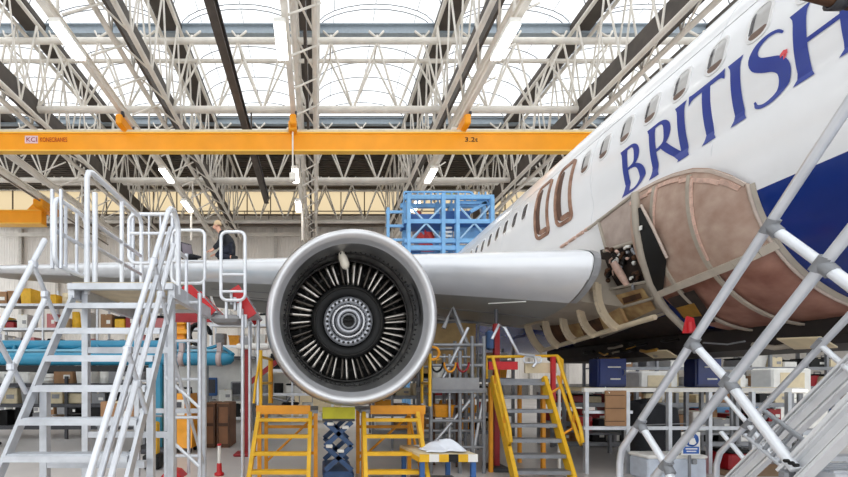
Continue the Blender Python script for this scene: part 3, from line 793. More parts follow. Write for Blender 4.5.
b = MB(); b.grid(lambda u, v: fpt(YF + (6.42 - YF) * u, v * tl(YF + (6.42 - YF) * u)), 24, 14, True, True); fair = b.build('fairing_shell', M_TAN, pl)
b = MB(); b.grid(lambda u, v: fpt(YF + (6.42 - YF) * u, tl(YF + (6.42 - YF) * u) + v * (1 - tl(YF + (6.42 - YF) * u)), -.03), 24, 14, True, True); b.build('lower_fairing_panel', M_RED_TAN, fair)
# front edge flange that closes the shell to the skin
b = MB(); b.grid(lambda u, v: skin(YF - .03 * v, a_top(YF) + (A_BOT - a_top(YF)) * u, bulge(YF, u) * (1 - v) + .004), 24, 2, True); b.build('front_flange', M_PRIMER, fair)
b = MB(); b.tube([fpt(YF + .01, i / 24, .01) for i in range(25)], .018, 6); b.build('edge_bead', mat('pale edge bead', (196, 180, 168), .6), fair)
# copper strip along the top, ribs down the face
def strip(pts, w, nm, m, th=.02):
    b = MB()
    for p, q in zip(pts, pts[1:]):
        b.beam(p, q, w, th, (p - Vector((FX, p.y, ZL))))
    return b.build(nm, m, fair)
for k in range(9):
    y0 = YF + .08 + k * .175; strip([fpt(y0 + .17 * i / 4, .045 + .01 * math.sin(k), .008) for i in range(5)], .05, 'rivet_strip', M_COPPER)
strip([fpt(YF + .03 + 1.5 * i / 14, .012, .006) for i in range(15)], .035, 'top_flange', MATS['pale edge bead'])
for yr, skew in ((5.42, .03), (5.98, .12)):
    b = MB()
    pts = [fpt(yr + skew * t, .03 + (.93 * t), .012) for t in [i / 18 for i in range(19)]]
    for p, q in zip(pts, pts[1:]): b.beam(p, q, .05, .03, p - Vector((FX, p.y, ZL)))
    b.build('fairing_rib', M_PRIMER, fair)
    b = MB()
    pts = [fpt(yr - .045 + skew * t, .05 + (.36 * t), .014) for t in [i / 9 for i in range(10)]]
    for i, (p, q) in enumerate(zip(pts, pts[1:])): b.beam(p, p + (q - p) * .96, .035, .02, p - Vector((FX, p.y, ZL)))
    b.build('rivet_strip', M_COPPER, fair)
# longeron between upper and lower shell
b = MB(); pts = [fpt(YF - .02 + (6.5 - YF) * i / 14, tl(YF - .02 + (6.5 - YF) * i / 14), .02) for i in range(15)]
for p, q in zip(pts, pts[1:]): b.beam(p, q, .1, .05, p - Vector((FX, p.y, ZL)))
b.build('longeron', mat('pale longeron', (190, 180, 166), .5), fair)
# black opening and aft frame
def band(t0, t1, y0, y1, off, nm, m, par, skew0=0, skew1=0, nu=8, nv=3):
    b = MB(); b.grid(lambda u, v: skin((y0 + (y1 - y0) * v) + (skew0 * (1 - u) + skew1 * u), t0 + (t1 - t0) * u, off), nu, nv, True); return b.build(nm, m, par)
R_ = math.radians
R_ = math.radians
def lerp_pl(pts, t):
    k = t * (len(pts) - 1); i = min(int(k), len(pts) - 2); f = k - i
    return (pts[i][0] + (pts[i + 1][0] - pts[i][0]) * f, pts[i][1] + (pts[i + 1][1] - pts[i][1]) * f)
def sheet(left, right, off, nm, m, rows=10, cols=6):
    def fn(u, v):
        l = lerp_pl(left, u); r = lerp_pl(right, u); return ray_skin(l[0] + (r[0] - l[0]) * v, l[1] + (r[1] - l[1]) * v, off)
    b = MB(); b.grid(fn, rows, cols, True); return b.build(nm, m, fair)
def rod(pts, off, r, nm, m, n=12):
    b = MB(); b.tube([ray_skin(*lerp_pl(pts, i / n), off) for i in range(n + 1)], r, 6); return b.build(nm, m, fair)
sheet([(638, 208), (640, 235), (646, 262), (655, 292)], [(641, 207), (653, 228), (667, 258), (663, 291)], .235, 'bay_opening_shade', M_BLACK)  # black sheet over the shell, painted as the dark inside of the opening
sheet([(667, 299), (690, 326)], [(694, 290), (716, 322)], .215, 'bay_lining_and_shade', mat('painted bay shade', (60, 46, 40), .7, scale=6, dirt=(34, 28, 26)))  # dark sheet stands for the shade inside the open bay
sheet([(572, 343), (578, 356)], [(668, 315), (692, 348)], .03, 'bay_lining_and_shade', MATS['painted bay shade'], 8, 12)  # covers the blue skin to paint in the dark below the frames
sheet([(676, 308), (684, 318)], [(694, 303), (702, 316)], .225, 'bay_panel', M_BRASS)
rod([(667, 258), (653, 228), (641, 205)], .245, .018, 'opening_edge', MATS['pale edge bead'])
rod([(635, 193), (636.5, 225), (642, 256), (650, 283), (664, 308), (686, 330)], .23, .055, 'aft_frame', M_PRIMER, 18)
b = MB(); b.box(ray_skin(640.5, 228, .26), (.02, .04, .06)); b.build('opening_tab', M_PAPER, fair)
sheet([(599, 221), (607, 250)], [(634, 197), (640, 240)], .08, 'side_panel', mat('pinkish grey skin panel', (188, 172, 162), .5, scale=5, dirt=(164, 146, 136)))
rod([(588, 229), (634, 194)], .09, .028, 'panel_frame', M_PRIMER, 6); rod([(598, 220), (607, 252)], .09, .025, 'panel_frame', M_PRIMER, 6); rod([(604, 251), (641, 240)], .09, .03, 'panel_frame', M_PRIMER, 6)
for k in range(4): rod([(561 + 8 * k, 247 - 5.5 * k), (567 + 8 * k, 243 - 5.5 * k)], .02, .03, 'rivet_strip', M_COPPER, 2)
sheet([(600, 250), (606, 293)], [(639, 241), (650, 284)], .035, 'bay_lining_and_shade', mat('painted bay shade', (60, 46, 40), .7, scale=6, dirt=(34, 28, 26)))  # bay shade painted as a dark sheet behind the pipes
rn = random.Random(3)
for k in range(30):
    p = ray_skin(606 + rn.random() * 34, 248 + rn.random() * 36, .06 + .1 * rn.random())
    d = Vector((rn.uniform(-.03, .03), rn.uniform(-.12, .12), rn.uniform(-.14, .08))); r0 = .012 + .018 * rn.random()
    b = MB(); b.tube([p, p + d * .5 + Vector((-.02, 0, .01)), p + d], r0, 7)
    if k % 2: b.lathe([(-.02, .005), (-.02, r0 * 1.8), (.02, r0 * 1.8), (.02, .005)], p, 'Y', 10)
    b.build('bay_pipe', (M_COPPER, M_BROWN, M_STEEL, M_CORE, M_PAPER, M_BROWN)[k % 6], fair)
b = MB(); p = ray_skin(613, 262, .2); q = ray_skin(627, 285, .18); b.tube([p, p + (q - p) * .33, p + (q - p) * .66, q], [.045, .06, .055, .04], 10); b.build('bay_duct', M_COPPER, fair)
sheet([(592, 295), (602, 335)], [(649, 283), (665, 311)], .12, 'bay_lining_and_shade', M_PRIMER)
sheet([(613, 296), (621, 325)], [(643, 288), (656, 309)], .15, 'bay_panel', M_YTAN)
sheet([(597, 300), (604, 329)], [(609, 297), (617, 324)], .15, 'bay_panel', mat('pale green primer', (176, 176, 158), .55))
sheet([(622, 298), (624, 304)], [(640, 293), (642, 298)], .165, 'bay_slot', M_BROWN)
for pts in ([(591, 293), (650, 281)], [(601, 337), (668, 312)], [(598, 314), (658, 297)], [(592, 293), (597, 318), (602, 337)], [(610, 290), (614, 310), (621, 329)], [(649, 281), (656, 300), (668, 312)]):
    rod(pts, .17, .026, 'bay_frame', M_PRIMER, 8)
# belly frames running aft under the wing root
l0, l1 = P(541, 351, 9.2), P(655, 317, 6.4)
b = MB(); b.tube([l0 + (l1 - l0) * i / 6 for i in range(7)], .045, 6); b.build('belly_longeron', mat('pale beige frame', (206, 190, 164), .5), fair)
tops = [(527, 324, 8.9), (545, 320, 8.5), (563, 314, 8.1), (580, 300, 7.6), (597, 284, 7.1)]
bots = [.02, .2, .38, .56, .74]
for i, ((x, y, D), f) in enumerate(zip(tops, bots)):
    a = P(x, y, D); c = l0 + (l1 - l0) * f; mid = (a + c) / 2 + Vector((-.06 - .03 * i, 0, -.13))
    b = MB(); pts = [(1 - t) ** 2 * a + 2 * t * (1 - t) * mid + t * t * c for t in [k / 10 for k in range(11)]]
    for p, q in zip(pts, pts[1:]): b.beam(p, q, .05, .15, (1, .4, .2))
    b.build('belly_frame', MATS['pale beige frame'], fair)
    if i < 4:
        b = MB(); o = Vector((.32, .18, .06)); x2, y2, D2 = tops[i + 1]; a2 = P(x2, y2, D2); c2_ = l0 + (l1 - l0) * bots[i + 1]
        b.slab([a + o, a2 + o, c2_ + o, c + o], (1, 0, 0), .05); b.build('bay_lining_and_shade', M_BROWN if i % 2 == 0 else M_YTAN, fair)
b = MB(); pts = [P(x, y, D) for x, y, D in tops]
for p, q in zip(pts, pts[1:]): b.beam(p, q, .06, .08)
b.build('root_rail', MATS['pale beige frame'], fair)
# keel and belly ducting below
b = MB(); b.rbox((7.25, 8.2, 2.26), (1.9, 6.8, .42), .1); b.build('keel_box', mat('dark keel', (40, 34, 32), .7, var=.3), pl)
rb = random.Random(5)
for k in range(26):
    b = MB(); x = 6.0 + rb.random() * .5; y = 4.9 + rb.random() * 4.6; z = 2.06 + rb.random() * .3; l = rb.uniform(.15, .6)
    b.tube([(x, y, z), (x + rb.uniform(-.06, .06), y + l * .5, z - .02), (x + rb.uniform(-.1, .1), y + l, z + rb.uniform(-.05, .05))], .012 + .03 * rb.random() ** 2, 7); b.build('belly_duct', (M_BRASS, M_CORE, M_STEEL, M_PRIMER, M_CORE)[k % 5], pl)
for (x, y, l) in ((6.0, 5.0, .5), (6.05, 4.3, .45), (6.0, 7.2, .6)):
    b = MB(); b.slab([(x, y, 2.1), (x + .02, y + l, 2.13), (x + .25, y + l, 2.0), (x + .2, y, 1.98)], (0, 0, 1), .02); b.build('belly_plate', M_CREAM, pl)
b = MB(); b.tube([P(690, 322, 5.2), P(690.5, 332, 5.2)], .035, 8); b.slab([P(684, 333, 5.2), P(697, 333, 5.2), P(694, 318, 5.2), P(688, 316, 5.2)], (0, 1, 0), .03); b.build('warning_streamer', M_RED, pl)
# ================================================================== LEFT ALUMINIUM STEPS
XL, XRR = -2.4, -1.42
def st_z(Y): return E + .761 + 1.59 * (Y - 4.1)          # stringer line
st = thing('access_steps', 'tall aluminium access steps with cage platform at left foreground', 'steps', (-1.9, 3.3, 0))
YB = 4.1 - (E + .761) / 1.59 + .02
for x in (XL, XRR):
    b = MB(); b.beam((x, YB, .03), (x, 4.16, st_z(4.16)), .03, .075, (0, -1, .6)); b.build('stringer', M_ALU2, st)
tr = None
for k in range(9):
    z = E + .72 - .262 * k
    if z < .1: break
    y = 4.1 + (z - E - .761) / 1.59
    if tr is None:
        b = MB(); b.box(((XL + XRR) / 2, y + .02, z), (XRR - XL - .04, .15, .03)); b.box(((XL + XRR) / 2, y - .06, z - .012), (XRR - XL - .04, .02, .045))
        for q in range(4): b.box(((XL + XRR) / 2, y - .03 + q * .035, z + .018), (XRR - XL - .06, .012, .01))
        tr = b.build('tread', M_ALU2, st); y00, z00 = y, z
    else: child_copy(tr, st, (0, y - y00, z - z00))
def rail_pair(x, d1, d2, ya, yb, ytop):
    """handrail and mid rail over the stringer at one side"""
    for d, nm in ((d1, 'handrail'), (d2, 'mid_rail')):
        b = MB(); b.tube([(x, ya, st_z(ya) + d - .0), (x, yb, st_z(yb) + d)], .024, 8); b.build(nm, M_ALUW, st)
rail_pair(-2.45, 1.01, .47, 3.0, 3.78, 4.1)
b = MB(); b.tube([(-2.45, 3.0, st_z(3.0) + 1.01), (-2.45, 2.92, st_z(2.92) + .8), (-2.45, 3.0, st_z(3.0) + .47)], .024, 8); b.build('rail_return', M_ALUW, st)
for d, ya, yb, m in ((1.06, 2.5, 3.95, M_ALUW), (.82, 2.5, 4.02, M_ALU), (.56, 2.55, 4.1, M_ALUW)):
    b = MB(); b.tube([(XRR + .02, ya, st_z(ya) + d), (XRR + .02, yb, st_z(yb) + d)], .024, 8); b.build('handrail', m, st)
for x, ys_, d in ((-2.45, (3.2, 3.62), 1.01), (XRR + .02, (3.1, 3.6), 1.06)):
    for y in ys_:
        b = MB(); dy = .34; b.tube([(x, y, st_z(y) + d), (x, y + dy, st_z(y + dy) + .02)], .02, 8)
        for t in (.02, .5): 
            q = Vector((x, y + dy * t, st_z(y) + d + (st_z(y + dy) - st_z(y) - d) * t)); b.rbox(q, (.065, .065, .075), .015)
        b.build('rail_post', M_ALU, st)
# platform
PZ = E + .96
b = MB(); b.bbox((XL, 4.12, PZ - .04), (XRR, 5.5, PZ)); b.build('platform_deck', mat('ply deck', (206, 192, 164), .7), st)
b = MB()
for y in (4.1, 5.5): b.bbox((XL - .02, y - .03, PZ - .08), (XRR + .02, y + .03, PZ - .02))
for x in (XL, XRR): b.bbox((x - .03, 4.1, PZ - .16), (x + .03, 5.5, PZ - .02))
b.build('platform_frame', M_ALU2, st)
# legs
for x, y in ((-2.33, 4.24), (-2.33, 3.6), (-1.47, 3.72), (-1.47, 4.24), (-2.33, 5.45), (-1.47, 5.45)):
    z1 = PZ - .04 if y > 4.1 else st_z(y) - .05
    b = MB(); b.beam((x, y, .1), (x, y, z1), .06, .06, (0, 1, 0)); b.build('leg', M_ALU2, st)
    b = MB(); b.lathe([(-.02, .01), (-.02, .075), (.02, .075), (.02, .01)], (x, y, .076), 'X', 14); b.beam((x, y, .06), (x, y, .14), .05, .09, (0, 1, 0)); b.build('castor', M_DSTEEL, st)
for y, z in ((4.24, E - .55), (3.6, E - .72), (5.45, E - .4), (4.24, E + .3)):
    b = MB(); b.beam((-2.33, y, z), (-1.47, y, z), .05, .06); b.build('leg_brace', M_ALU2, st)
b = MB(); b.tube([(-2.33, 4.24, .3), (-2.33, 5.45, 1.7)], .02, 6); b.build('leg_brace', M_ALU, st)
b = MB(); b.tube([(-1.47, 4.24, 1.9), (-1.47, 5.45, .5)], .02, 6); b.build('leg_brace', M_ALU, st)
# cage: left guard
def gpost(x, y, z0, z1, m=M_ALUW, r=.026, nm='guard_post'):
    b = MB(); b.tube([(x, y, z0), (x, y, z1)], r, 8); return b.build(nm, m, st)
zt_ = E + 2.12
b = MB(); b.tube([(-2.3, 4.2, PZ - .1), (-2.3, 4.2, zt_ - .1), (-2.3, 4.23, zt_ - .03), (-2.3, 4.3, zt_), (-2.3, 5.42, zt_), (-2.3, 5.48, zt_ - .04), (-2.3, 5.5, zt_ - .1), (-2.3, 5.5, PZ - .1)], .028, 8); b.build('guard_frame', M_ALUW, st)
gpost(-2.22, 4.2, PZ, zt_ - .25); gpost(-2.3, 4.95, PZ - .1, zt_)
for dz in (1.62, 1.38): b = MB(); b.tube([(-2.3, 4.2, E + dz), (-2.3, 5.5, E + dz)], .022, 8); b.build('guard_rail', M_ALU, st)
# front left loops at the head of the stairs
for x in (-2.42, -2.34):
    b = MB(); b.tube([(x, 3.84, E + 1.02), (x, 3.84, E + 1.74)], .018, 8); b.build('gate_post', M_ALU, st)
b = MB(); b.tube(rloop((-2.38, 4.07, E + 1.36), .52, .62, .09, (0, 1, 0), (0, 0, 1)), .022, 8, True); b.build('gate_loop', M_ALUW, st)
b = MB(); b.tube([(-2.38, 3.82, E + 1.36), (-2.38, 4.32, E + 1.36)], .02, 8); b.build('gate_rail', M_ALU, st)
for y in (3.98, 4.16): b = MB(); b.tube([(-2.38, y, E + 1.06), (-2.38, y, E + 1.67)], .016, 6); b.build('gate_bar', M_ALU, st)
# rear guard
for x in (-2.42, -1.9):
    b = MB(); b.tube([(x, 5.52, PZ), (x, 5.52, E + 2.2)], .026, 8); b.build('gate_post', M_ALU, st)
b = MB(); b.tube(rloop((-2.15, 5.5, E + 1.85), .62, .64, .1, (1, 0, 0), (0, 0, 1)), .026, 8, True); b.build('gate_loop', M_ALUW, st)
b = MB(); b.tube([(-2.45, 5.5, E + 1.92), (-1.85, 5.5, E + 1.92)], .022, 8); b.build('gate_rail', M_ALUW, st)
for x in (-2.2, -2.05): b = MB(); b.tube([(x, 5.5, E + 1.55), (x, 5.5, E + 2.15)], .016, 6); b.build('gate_bar', M_ALU, st)
# right guard with the curved head of the handrail
b = MB(); b.tube([(XRR + .02, 3.95, st_z(3.95) + 1.06), (XRR + .02, 4.02, E + 1.64), (XRR + .02, 4.1, E + 1.66), (XRR + .02, 4.2, E + 1.6), (XRR + .02, 4.24, E + 1.5), (XRR + .02, 4.24, PZ - .1)], .026, 8); b.build('guard_frame', M_ALUW, st)
for dz in (1.3,): b = MB(); b.tube([(XRR + .02, 4.24, E + dz), (XRR + .02, 4.5, E + dz)], .02, 8); b.build('guard_rail', M_ALU, st)
gpost(XRR + .02, 4.5, PZ - .1, E + 1.35, M_ALU, .02)

# ---- scaffold tower behind the steps
tw = thing('scaffold_tower', 'slim aluminium ladder tower with rungs right of the tall aluminium steps', 'scaffold', (-1.46, 4.8, 0))
for x in (-1.654, -1.285):
    for y in (4.6, 4.95): b = MB(); b.tube([(x * y / 4.6 + .0, y, .0), (x * y / 4.6, y, E + .95)], .024, 8); b.build('upright', M_ALU, tw)
for k in range(6):
    z = .35 + .42 * k
    for y in (4.6,): b = MB(); b.tube([(-1.654, y, z), (-1.285, y, z)], .018, 6); b.build('rung', M_ALUW, tw)
for z in (.15, .66, 1.3): b = MB(); b.tube([(-1.654, 4.58, z + .34), (-1.285, 4.58, z)], .018, 6); b.build('diagonal', M_ALUW, tw)
b = MB(); b.tube(rloop((-1.41, 4.6, E + 1.35), .36, .58, .06, (1, 0, 0), (0, 0, 1)), .018, 8, True); b.tube([(-1.58, 4.6, E + 1.3), (-1.24, 4.6, E + 1.3)], .014, 6); b.build('guard_loop', M_ALUW, tw)
for x in (-1.58, -1.24):
    b = MB(); b.tube([(x, 4.6, E + .9), (x, 4.6, E + 1.1)], .016, 6); b.build('guard_post', M_ALUW, tw)

# ---- red and grey flight behind
rs = thing('red_steps', 'red sided steps with grey treads under the left wing', 'steps', (-1.9, 6.6, 0))
def redflight(xa, za, xb, zb, y0, w, n):
    for y in (y0, y0 + w):
        b = MB(); b.beam((xa, y, za), (xb, y, zb), .05, .17, (0, 0, 1)); b.build('stringer', M_RED, rs)
    for k in range(n):
        t = (k + .5) / n; x, z = xa + (xb - xa) * t, za + (zb - za) * t
        b = MB(); b.box((x - .06, y0 - .06, z - .13), (.035, .06, .2)); b.box((x, y0 + w / 2, z), (.2, w, .03)); b.build('tread', M_ALU2, rs)
redflight(-2.05, E + 1.46, -1.62, E + 1.02, 6.5, .7, 6)
redflight(-1.3, E + 1.45, -1.02, E + 1.0, 6.6, .7, 5)
b = MB(); b.slab([P(174, 303, 6.4), P(193, 303, 6.4), P(212, 322, 6.4), P(174, 322, 6.4)], (0, 1, 0), .05); b.build('side_plate', M_DRED, rs)
b = MB(); b.rbox((-1.42, 6.75, E + .96), (.5, .5, .12), .05); b.build('landing', M_GREY, rs)
for x, y in ((-2.2, 6.5), (-1.15, 6.5), (-2.2, 7.2), (-1.15, 7.2), (-.98, 7.0)):
    b = MB(); b.tube([(x, y, 0), (x, y, E + 1.0)], .03, 8); b.build('leg', M_ALU, rs)
b = MB(); b.tube(rloop((-1.29, 6.45, E + 1.75), .37, 1.05, .09, (1, 0, 0), (0, 0, 1)), .026, 8, True); b.build('guard_loop', M_ALUW, rs)
for dz in (1.62, 1.36): b = MB(); b.tube([(-1.47, 6.45, E + dz), (-1.1, 6.45, E + dz)], .02, 8); b.build('guard_rail', M_ALUW, rs)
for x in (-1.4, -1.18): b = MB(); b.tube([(x, 6.48, E + .95), (x, 6.48, E + 1.25)], .024, 6); b.build('guard_post', M_ALUW, rs)

# ---- laptop and technician on the wing
def on_wing(px, s):
    X = -.2
    for _ in range(30): X = (px - CX) * (wle(X)[0] + chord(X) * s) / F
    return wing_pt(X, s, False)
q = on_wing(187, .1)
lt = thing('laptop', 'open black laptop standing on the left wing beside the technician', 'laptop', q)
b = MB(); b.rbox(q + Vector((.22, .0, .05)), (.46, .34, .05), .015); b.build('keyboard_base', M_CHAR, lt)
b = MB(); c0 = q + Vector((0, 0, .06)); b.slab([c0 + Vector((.02, -.17, 0)), c0 + Vector((.02, .17, 0)), c0 + Vector((-.1, .17, .42)), c0 + Vector((-.1, -.17, .42))], (1, 0, .28), .03); b.build('lid', M_CHAR, lt)
b = MB(); b.slab([c0 + Vector((.05, -.14, .06)), c0 + Vector((.05, .14, .06)), c0 + Vector((-.045, .14, .39)), c0 + Vector((-.045, -.14, .39))], (1, 0, .28), .006); b.build('screen', mat('dim screen', (120, 110, 120), .2), lt)
lt.rotation_euler = (0, 0, -.75)
for z in (.3,): b = MB(); b.tube([q + Vector((.1, -.1, .06)), q + Vector((.1, -.1, -.02))], .03, 6); b.tube([q + Vector((.3, .1, .06)), q + Vector((.3, .1, -.04))], .03, 6); b.build('foot', M_BLACK, lt)

def skinmesh(name, m, verts, edges, radii, parent, lvl=2):
    me = bpy.data.meshes.new(name); me.from_pydata([tuple(v) for v in verts], edges, []); me.update()
    o = bpy.data.objects.new(name, me); C.objects.link(o)
    mod = o.modifiers.new('skin', 'SKIN')
    sv = me.skin_vertices[0].data
    for i, r in enumerate(radii): sv[i].radius = (r, r) if not isinstance(r, tuple) else r; sv[i].use_root = (i == 0)
    ss = o.modifiers.new('sub', 'SUBSURF'); ss.levels = lvl; ss.render_levels = lvl
    bpy.context.view_layer.update()
    dg = bpy.context.evaluated_depsgraph_get(); me2 = bpy.data.meshes.new_from_object(o.evaluated_get(dg))
    bpy.data.objects.remove(o)
    for p in me2.polygons: p.use_smooth = True
    me2.materials.clear(); me2.materials.append(m)
    r = bpy.data.objects.new(name, me2); C.objects.link(r); r.parent = parent; WL[r.name] = WL[parent.name]; return r
q = on_wing(226, .14)
pr = thing('person', 'person in a dark jacket kneeling on the left wing, facing the laptop', 'person', q)
# kneeling on both knees, facing left (-x), local coordinates, z=0 on the wing
BV = [(0.12, 0, .26), (.1, 0, .38), (.04, 0, .52), (-.07, 0, .65), (-.13, 0, .71), (-.19, 0, .79),      # pelvis .. head base
      (.08, -.1, .27), (-.24, -.12, .1), (.16, -.12, .07), (.28, -.12, .05),                           # right leg hip, knee, ankle, toe
      (.08, .1, .27), (-.24, .12, .1), (.16, .12, .07), (.28, .12, .05),
      (-.06, -.17, .64), (-.08, -.25, .4), (-.27, -.2, .24), (-.35, -.18, .2),                        # right shoulder, elbow, wrist, palm
      (-.06, .17, .64), (-.08, .25, .4), (-.27, .2, .24), (-.35, .18, .2)]
BE = [(0, 1), (1, 2), (2, 3), (3, 4), (4, 5), (0, 6), (6, 7), (7, 8), (8, 9), (0, 10), (10, 11), (11, 12), (12, 13), (3, 14), (14, 15), (15, 16), (16, 17), (3, 18), (18, 19), (19, 20), (20, 21)]
BR = [.13, .125, .14, .13, .055, .06, .09, .065, .045, .04, .09, .065, .045, .04, .065, .05, .032, .034, .065, .05, .032, .034]
V2, E2, R2 = list(BV), list(BE), list(BR)
for hand, sg in ((17, 1), (21, -1)):
    hx, hy, hz = BV[hand]
    for k, (dy, L) in enumerate(((-.03, .055), (-.01, .068), (.012, .064), (.032, .05))):
        i = len(V2); V2 += [(hx - .03, hy + dy, hz), (hx - .03 - L * .55, hy + dy, hz - .012), (hx - .03 - L, hy + dy, hz - .035)]; R2 += [.01, .009, .008]; E2 += [(hand, i), (i, i + 1), (i + 1, i + 2)]
    i = len(V2); V2 += [(hx + .0, hy + sg * .045, hz - .005), (hx - .04, hy + sg * .06, hz - .025)]; R2 += [.011, .009]; E2 += [(hand, i), (i, i + 1)]
# head as more vertices of the same body
i = len(V2); V2 += [(-.235, 0, .87), (-.225, 0, .95), (-.34, 0, .855)]; R2 += [.088, .075, .016]; E2 += [(5, i), (i, i + 1), (i, i + 2)]
body = skinmesh('body', M_SKIN, V2, E2, R2, pr)
JV = [BV[k] for k in (0, 1, 2, 3)] + [BV[14], BV[15], BV[16], BV[18], BV[19], BV[20], (-.12, 0, .7)]
skinmesh('jacket', M_CHAR, JV, [(0, 1), (1, 2), (2, 3), (3, 4), (4, 5), (5, 6), (3, 7), (7, 8), (8, 9), (3, 10)], [.16, .155, .17, .155, .088, .075, .058, .088, .075, .058, .085], pr)
TV = [BV[k] for k in (0, 6, 7, 8, 10, 11, 12)]
skinmesh('trousers', mat('dark navy trousers', (30, 33, 46), .85, var=.2), TV, [(0, 1), (1, 2), (2, 3), (0, 4), (4, 5), (5, 6)], [.15, .11, .085, .065, .11, .085, .065], pr)
for s in (-1, 1): skinmesh('boot', M_BLACK, [(.14, s * .12, .07), (.22, s * .12, .06), (.33, s * .12, .04)], [(0, 1), (1, 2)], [.06, .058, .045], pr)
b = MB(); b.grid(lambda u, v: q + Vector((-.085 + .105 * math.cos(PI * v) * math.cos(u * 2 * PI) if False else -.21 + .1 * math.sin(PI * .56 * v) * math.cos(2 * PI * u), .095 * math.sin(PI * .56 * v) * math.sin(2 * PI * u), .915 + .12 * math.cos(PI * .56 * v))), 20, 8, True); b.build('hair', M_HAIR, pr)
for s in (-1, 1):
    b = MB(); b.lathe([(-.006, .001), (-.005, .012), (.004, .012), (.006, .001)], q + Vector((-.318, s * .035, .888)), 'X', 10); b.build('eye', M_BLACK, pr)
    b = MB(); b.lathe([(-.01, .004), (0, .03), (.012, .02)], q + Vector((-.225, s * .09, .87)), 'Y', 10); b.build('ear', M_SKIN, pr)
b = MB(); b.tube([q + Vector((-.31, -.025, .815)), q + Vector((-.317, 0, .813)), q + Vector((-.31, .025, .815))], .006, 6); b.build('mouth', mat('lip', (176, 104, 98), .5), pr)

# ================================================================== TEAL BOOM
tb = thing('tube_boom', 'long teal blue twin tube boom on a stand behind the tall aluminium steps', 'boom', (-5, 9.6, 0))
zt0 = E + (380 - 359) / 420 * 9.5
b = MB(); b.tube([(-9.5, 9.5, zt0), (-2.1, 9.5, zt0), (-1.95, 9.5, zt0), (-1.88, 9.5, zt0)], [.15, .15, .12, .05], 14); b.build('boom_tube', M_TEAL, tb)
b = MB(); b.tube([(-9.5, 10.3, zt0 + .38), (-3.2, 10.3, zt0 + .38)], .12, 12); b.build('boom_tube', M_TEAL, tb)
b = MB(); b.beam((-9.5, 9.45, zt0 - .22), (-3.7, 9.45, zt0 - .22), .1, .13); b.build('under_rail', M_BLACK, tb)
b = MB(); b.beam((-9.5, 9.9, zt0 + .2), (-2.2, 9.9, zt0 + .2), .7, .05); b.build('walkway_plate', mat('pale teal plate', (126, 178, 198), .5), tb)
for k in range(7):
    x = -8.9 + k * 1.0; b = MB(); b.tube([(x, 9.5, zt0 + .1), (x + .5, 10.3, zt0 + .38), (x + 1.0, 9.5, zt0 + .1)], .045, 6); b.build('lattice_bar', M_TEAL, tb)
for x in (-3.05, -2.2): b = MB(); b.lathe([(-.06, .15), (-.06, .17), (.06, .17), (.06, .15)], (x, 9.5, zt0), 'X', 16); b.box((x, 9.5, zt0 + .26), (.1, .16, .2)); b.build('clamp_block', mat('pinkish grey clamp', (176, 160, 158), .5), tb)
for x in (-3.62, -8.2):
    b = MB(); b.rbox((x, 9.5, (zt0 - .1) / 2), (.3, .26, zt0 - .1), .03); b.build('stand_column', M_TEAL, tb)
    b = MB(); b.rbox((x, 9.7, .05), (.9, 1.3, .1), .03); b.build('stand_foot', M_DSTEEL, tb)
    b = MB(); b.tube([(x + .12, 9.5, zt0 - .25), (x + .55, 9.9, .1)], .04, 6); b.build('stand_stay', M_BLACK, tb)

# ================================================================== FLOOR ITEMS AT LEFT
oc = thing('machine_cabinet', 'orange yellow machine cabinet with sloping front behind the ladder tower', 'machine', (-3.0, 9.4, 0))
b = MB(); b.slab([(-3.28, 9.1, .12), (-2.72, 9.1, .12), (-2.72, 9.2, .62), (-2.8, 9.2, 1.3), (-3.2, 9.2, 1.3), (-3.28, 9.15, .62)], (0, 1, 0), .6); b.build('body', M_YEL2, oc)
b = MB(); b.box((-3.02, 9.15, 1.0), (.26, .03, .34)); b.build('control_panel', M_PAPER, oc)
b = MB(); b.box((-3.02, 9.12, 1.06), (.14, .03, .12)); b.build('display', M_DSTEEL, oc)
b = MB(); b.tube([(-3.22, 9.3, 1.3), (-3.22, 9.3, 1.42), (-2.78, 9.3, 1.42), (-2.78, 9.3, 1.3)], .025, 8); b.build('handle', M_BLACK, oc)
for x in (-3.2, -2.8):
    for y in (9.25, 9.65): b = MB(); b.lathe([(-.03, .01), (-.03, .07), (.03, .07), (.03, .01)], (x, y, .07), 'X', 12); b.build('castor', M_BLACK, oc)
cw2 = [(-2.7, 'tall brown board crate right of the orange machine cabinet, left one of the pair'), (-2.36, 'tall brown board crate right of the orange machine cabinet, right one of the pair')]
for x, l in cw2:
    t = thing('crate', l, 'crate', (x + .15, 10.2, 0), 'tall brown crates')
    b = MB(); b.rbox((x + .15, 10.3, .53), (.3, .8, 1.06), .012); b.build('box', M_CRATE, t)
    b = MB()
    for z in (.06, .55, 1.0): b.box((x + .15, 9.89, z), (.29, .03, .07))
    for dx in (-.13, .13): b.box((x + .15 + dx, 9.885, .53), (.035, .03, 1.0))
    b.build('batten', M_BROWN, t)
yb = thing('floor_pump', 'small yellow and black pump unit on floor at foot of the ladder tower', 'pump', (-2.95, 7.6, 0))
b = MB(); b.rbox((-2.95, 7.6, .55), (.16, .2, .6), .03); b.build('tank', M_YEL, yb)
b = MB(); b.rbox((-2.95, 7.6, .14), (.3, .34, .26), .03); b.build('base', M_BLACK, yb)
b = MB(); b.tube([(-2.95, 7.6, .84), (-2.95, 7.6, .95), (-2.8, 7.6, .95)], .025, 8); b.build('pump_arm', M_STEEL, yb)
b = MB(); b.disc((-2.95, 7.49, .72), .05, 'Y', 14); b.tube([(-2.95, 7.5, .72), (-2.95, 7.48, .72)], .05, 12); b.build('gauge', M_PAPER, yb)
rp_ = thing('jack_post', 'upright deep red steel post left of the engine', 'post', (-1.5, 8.96, 0))
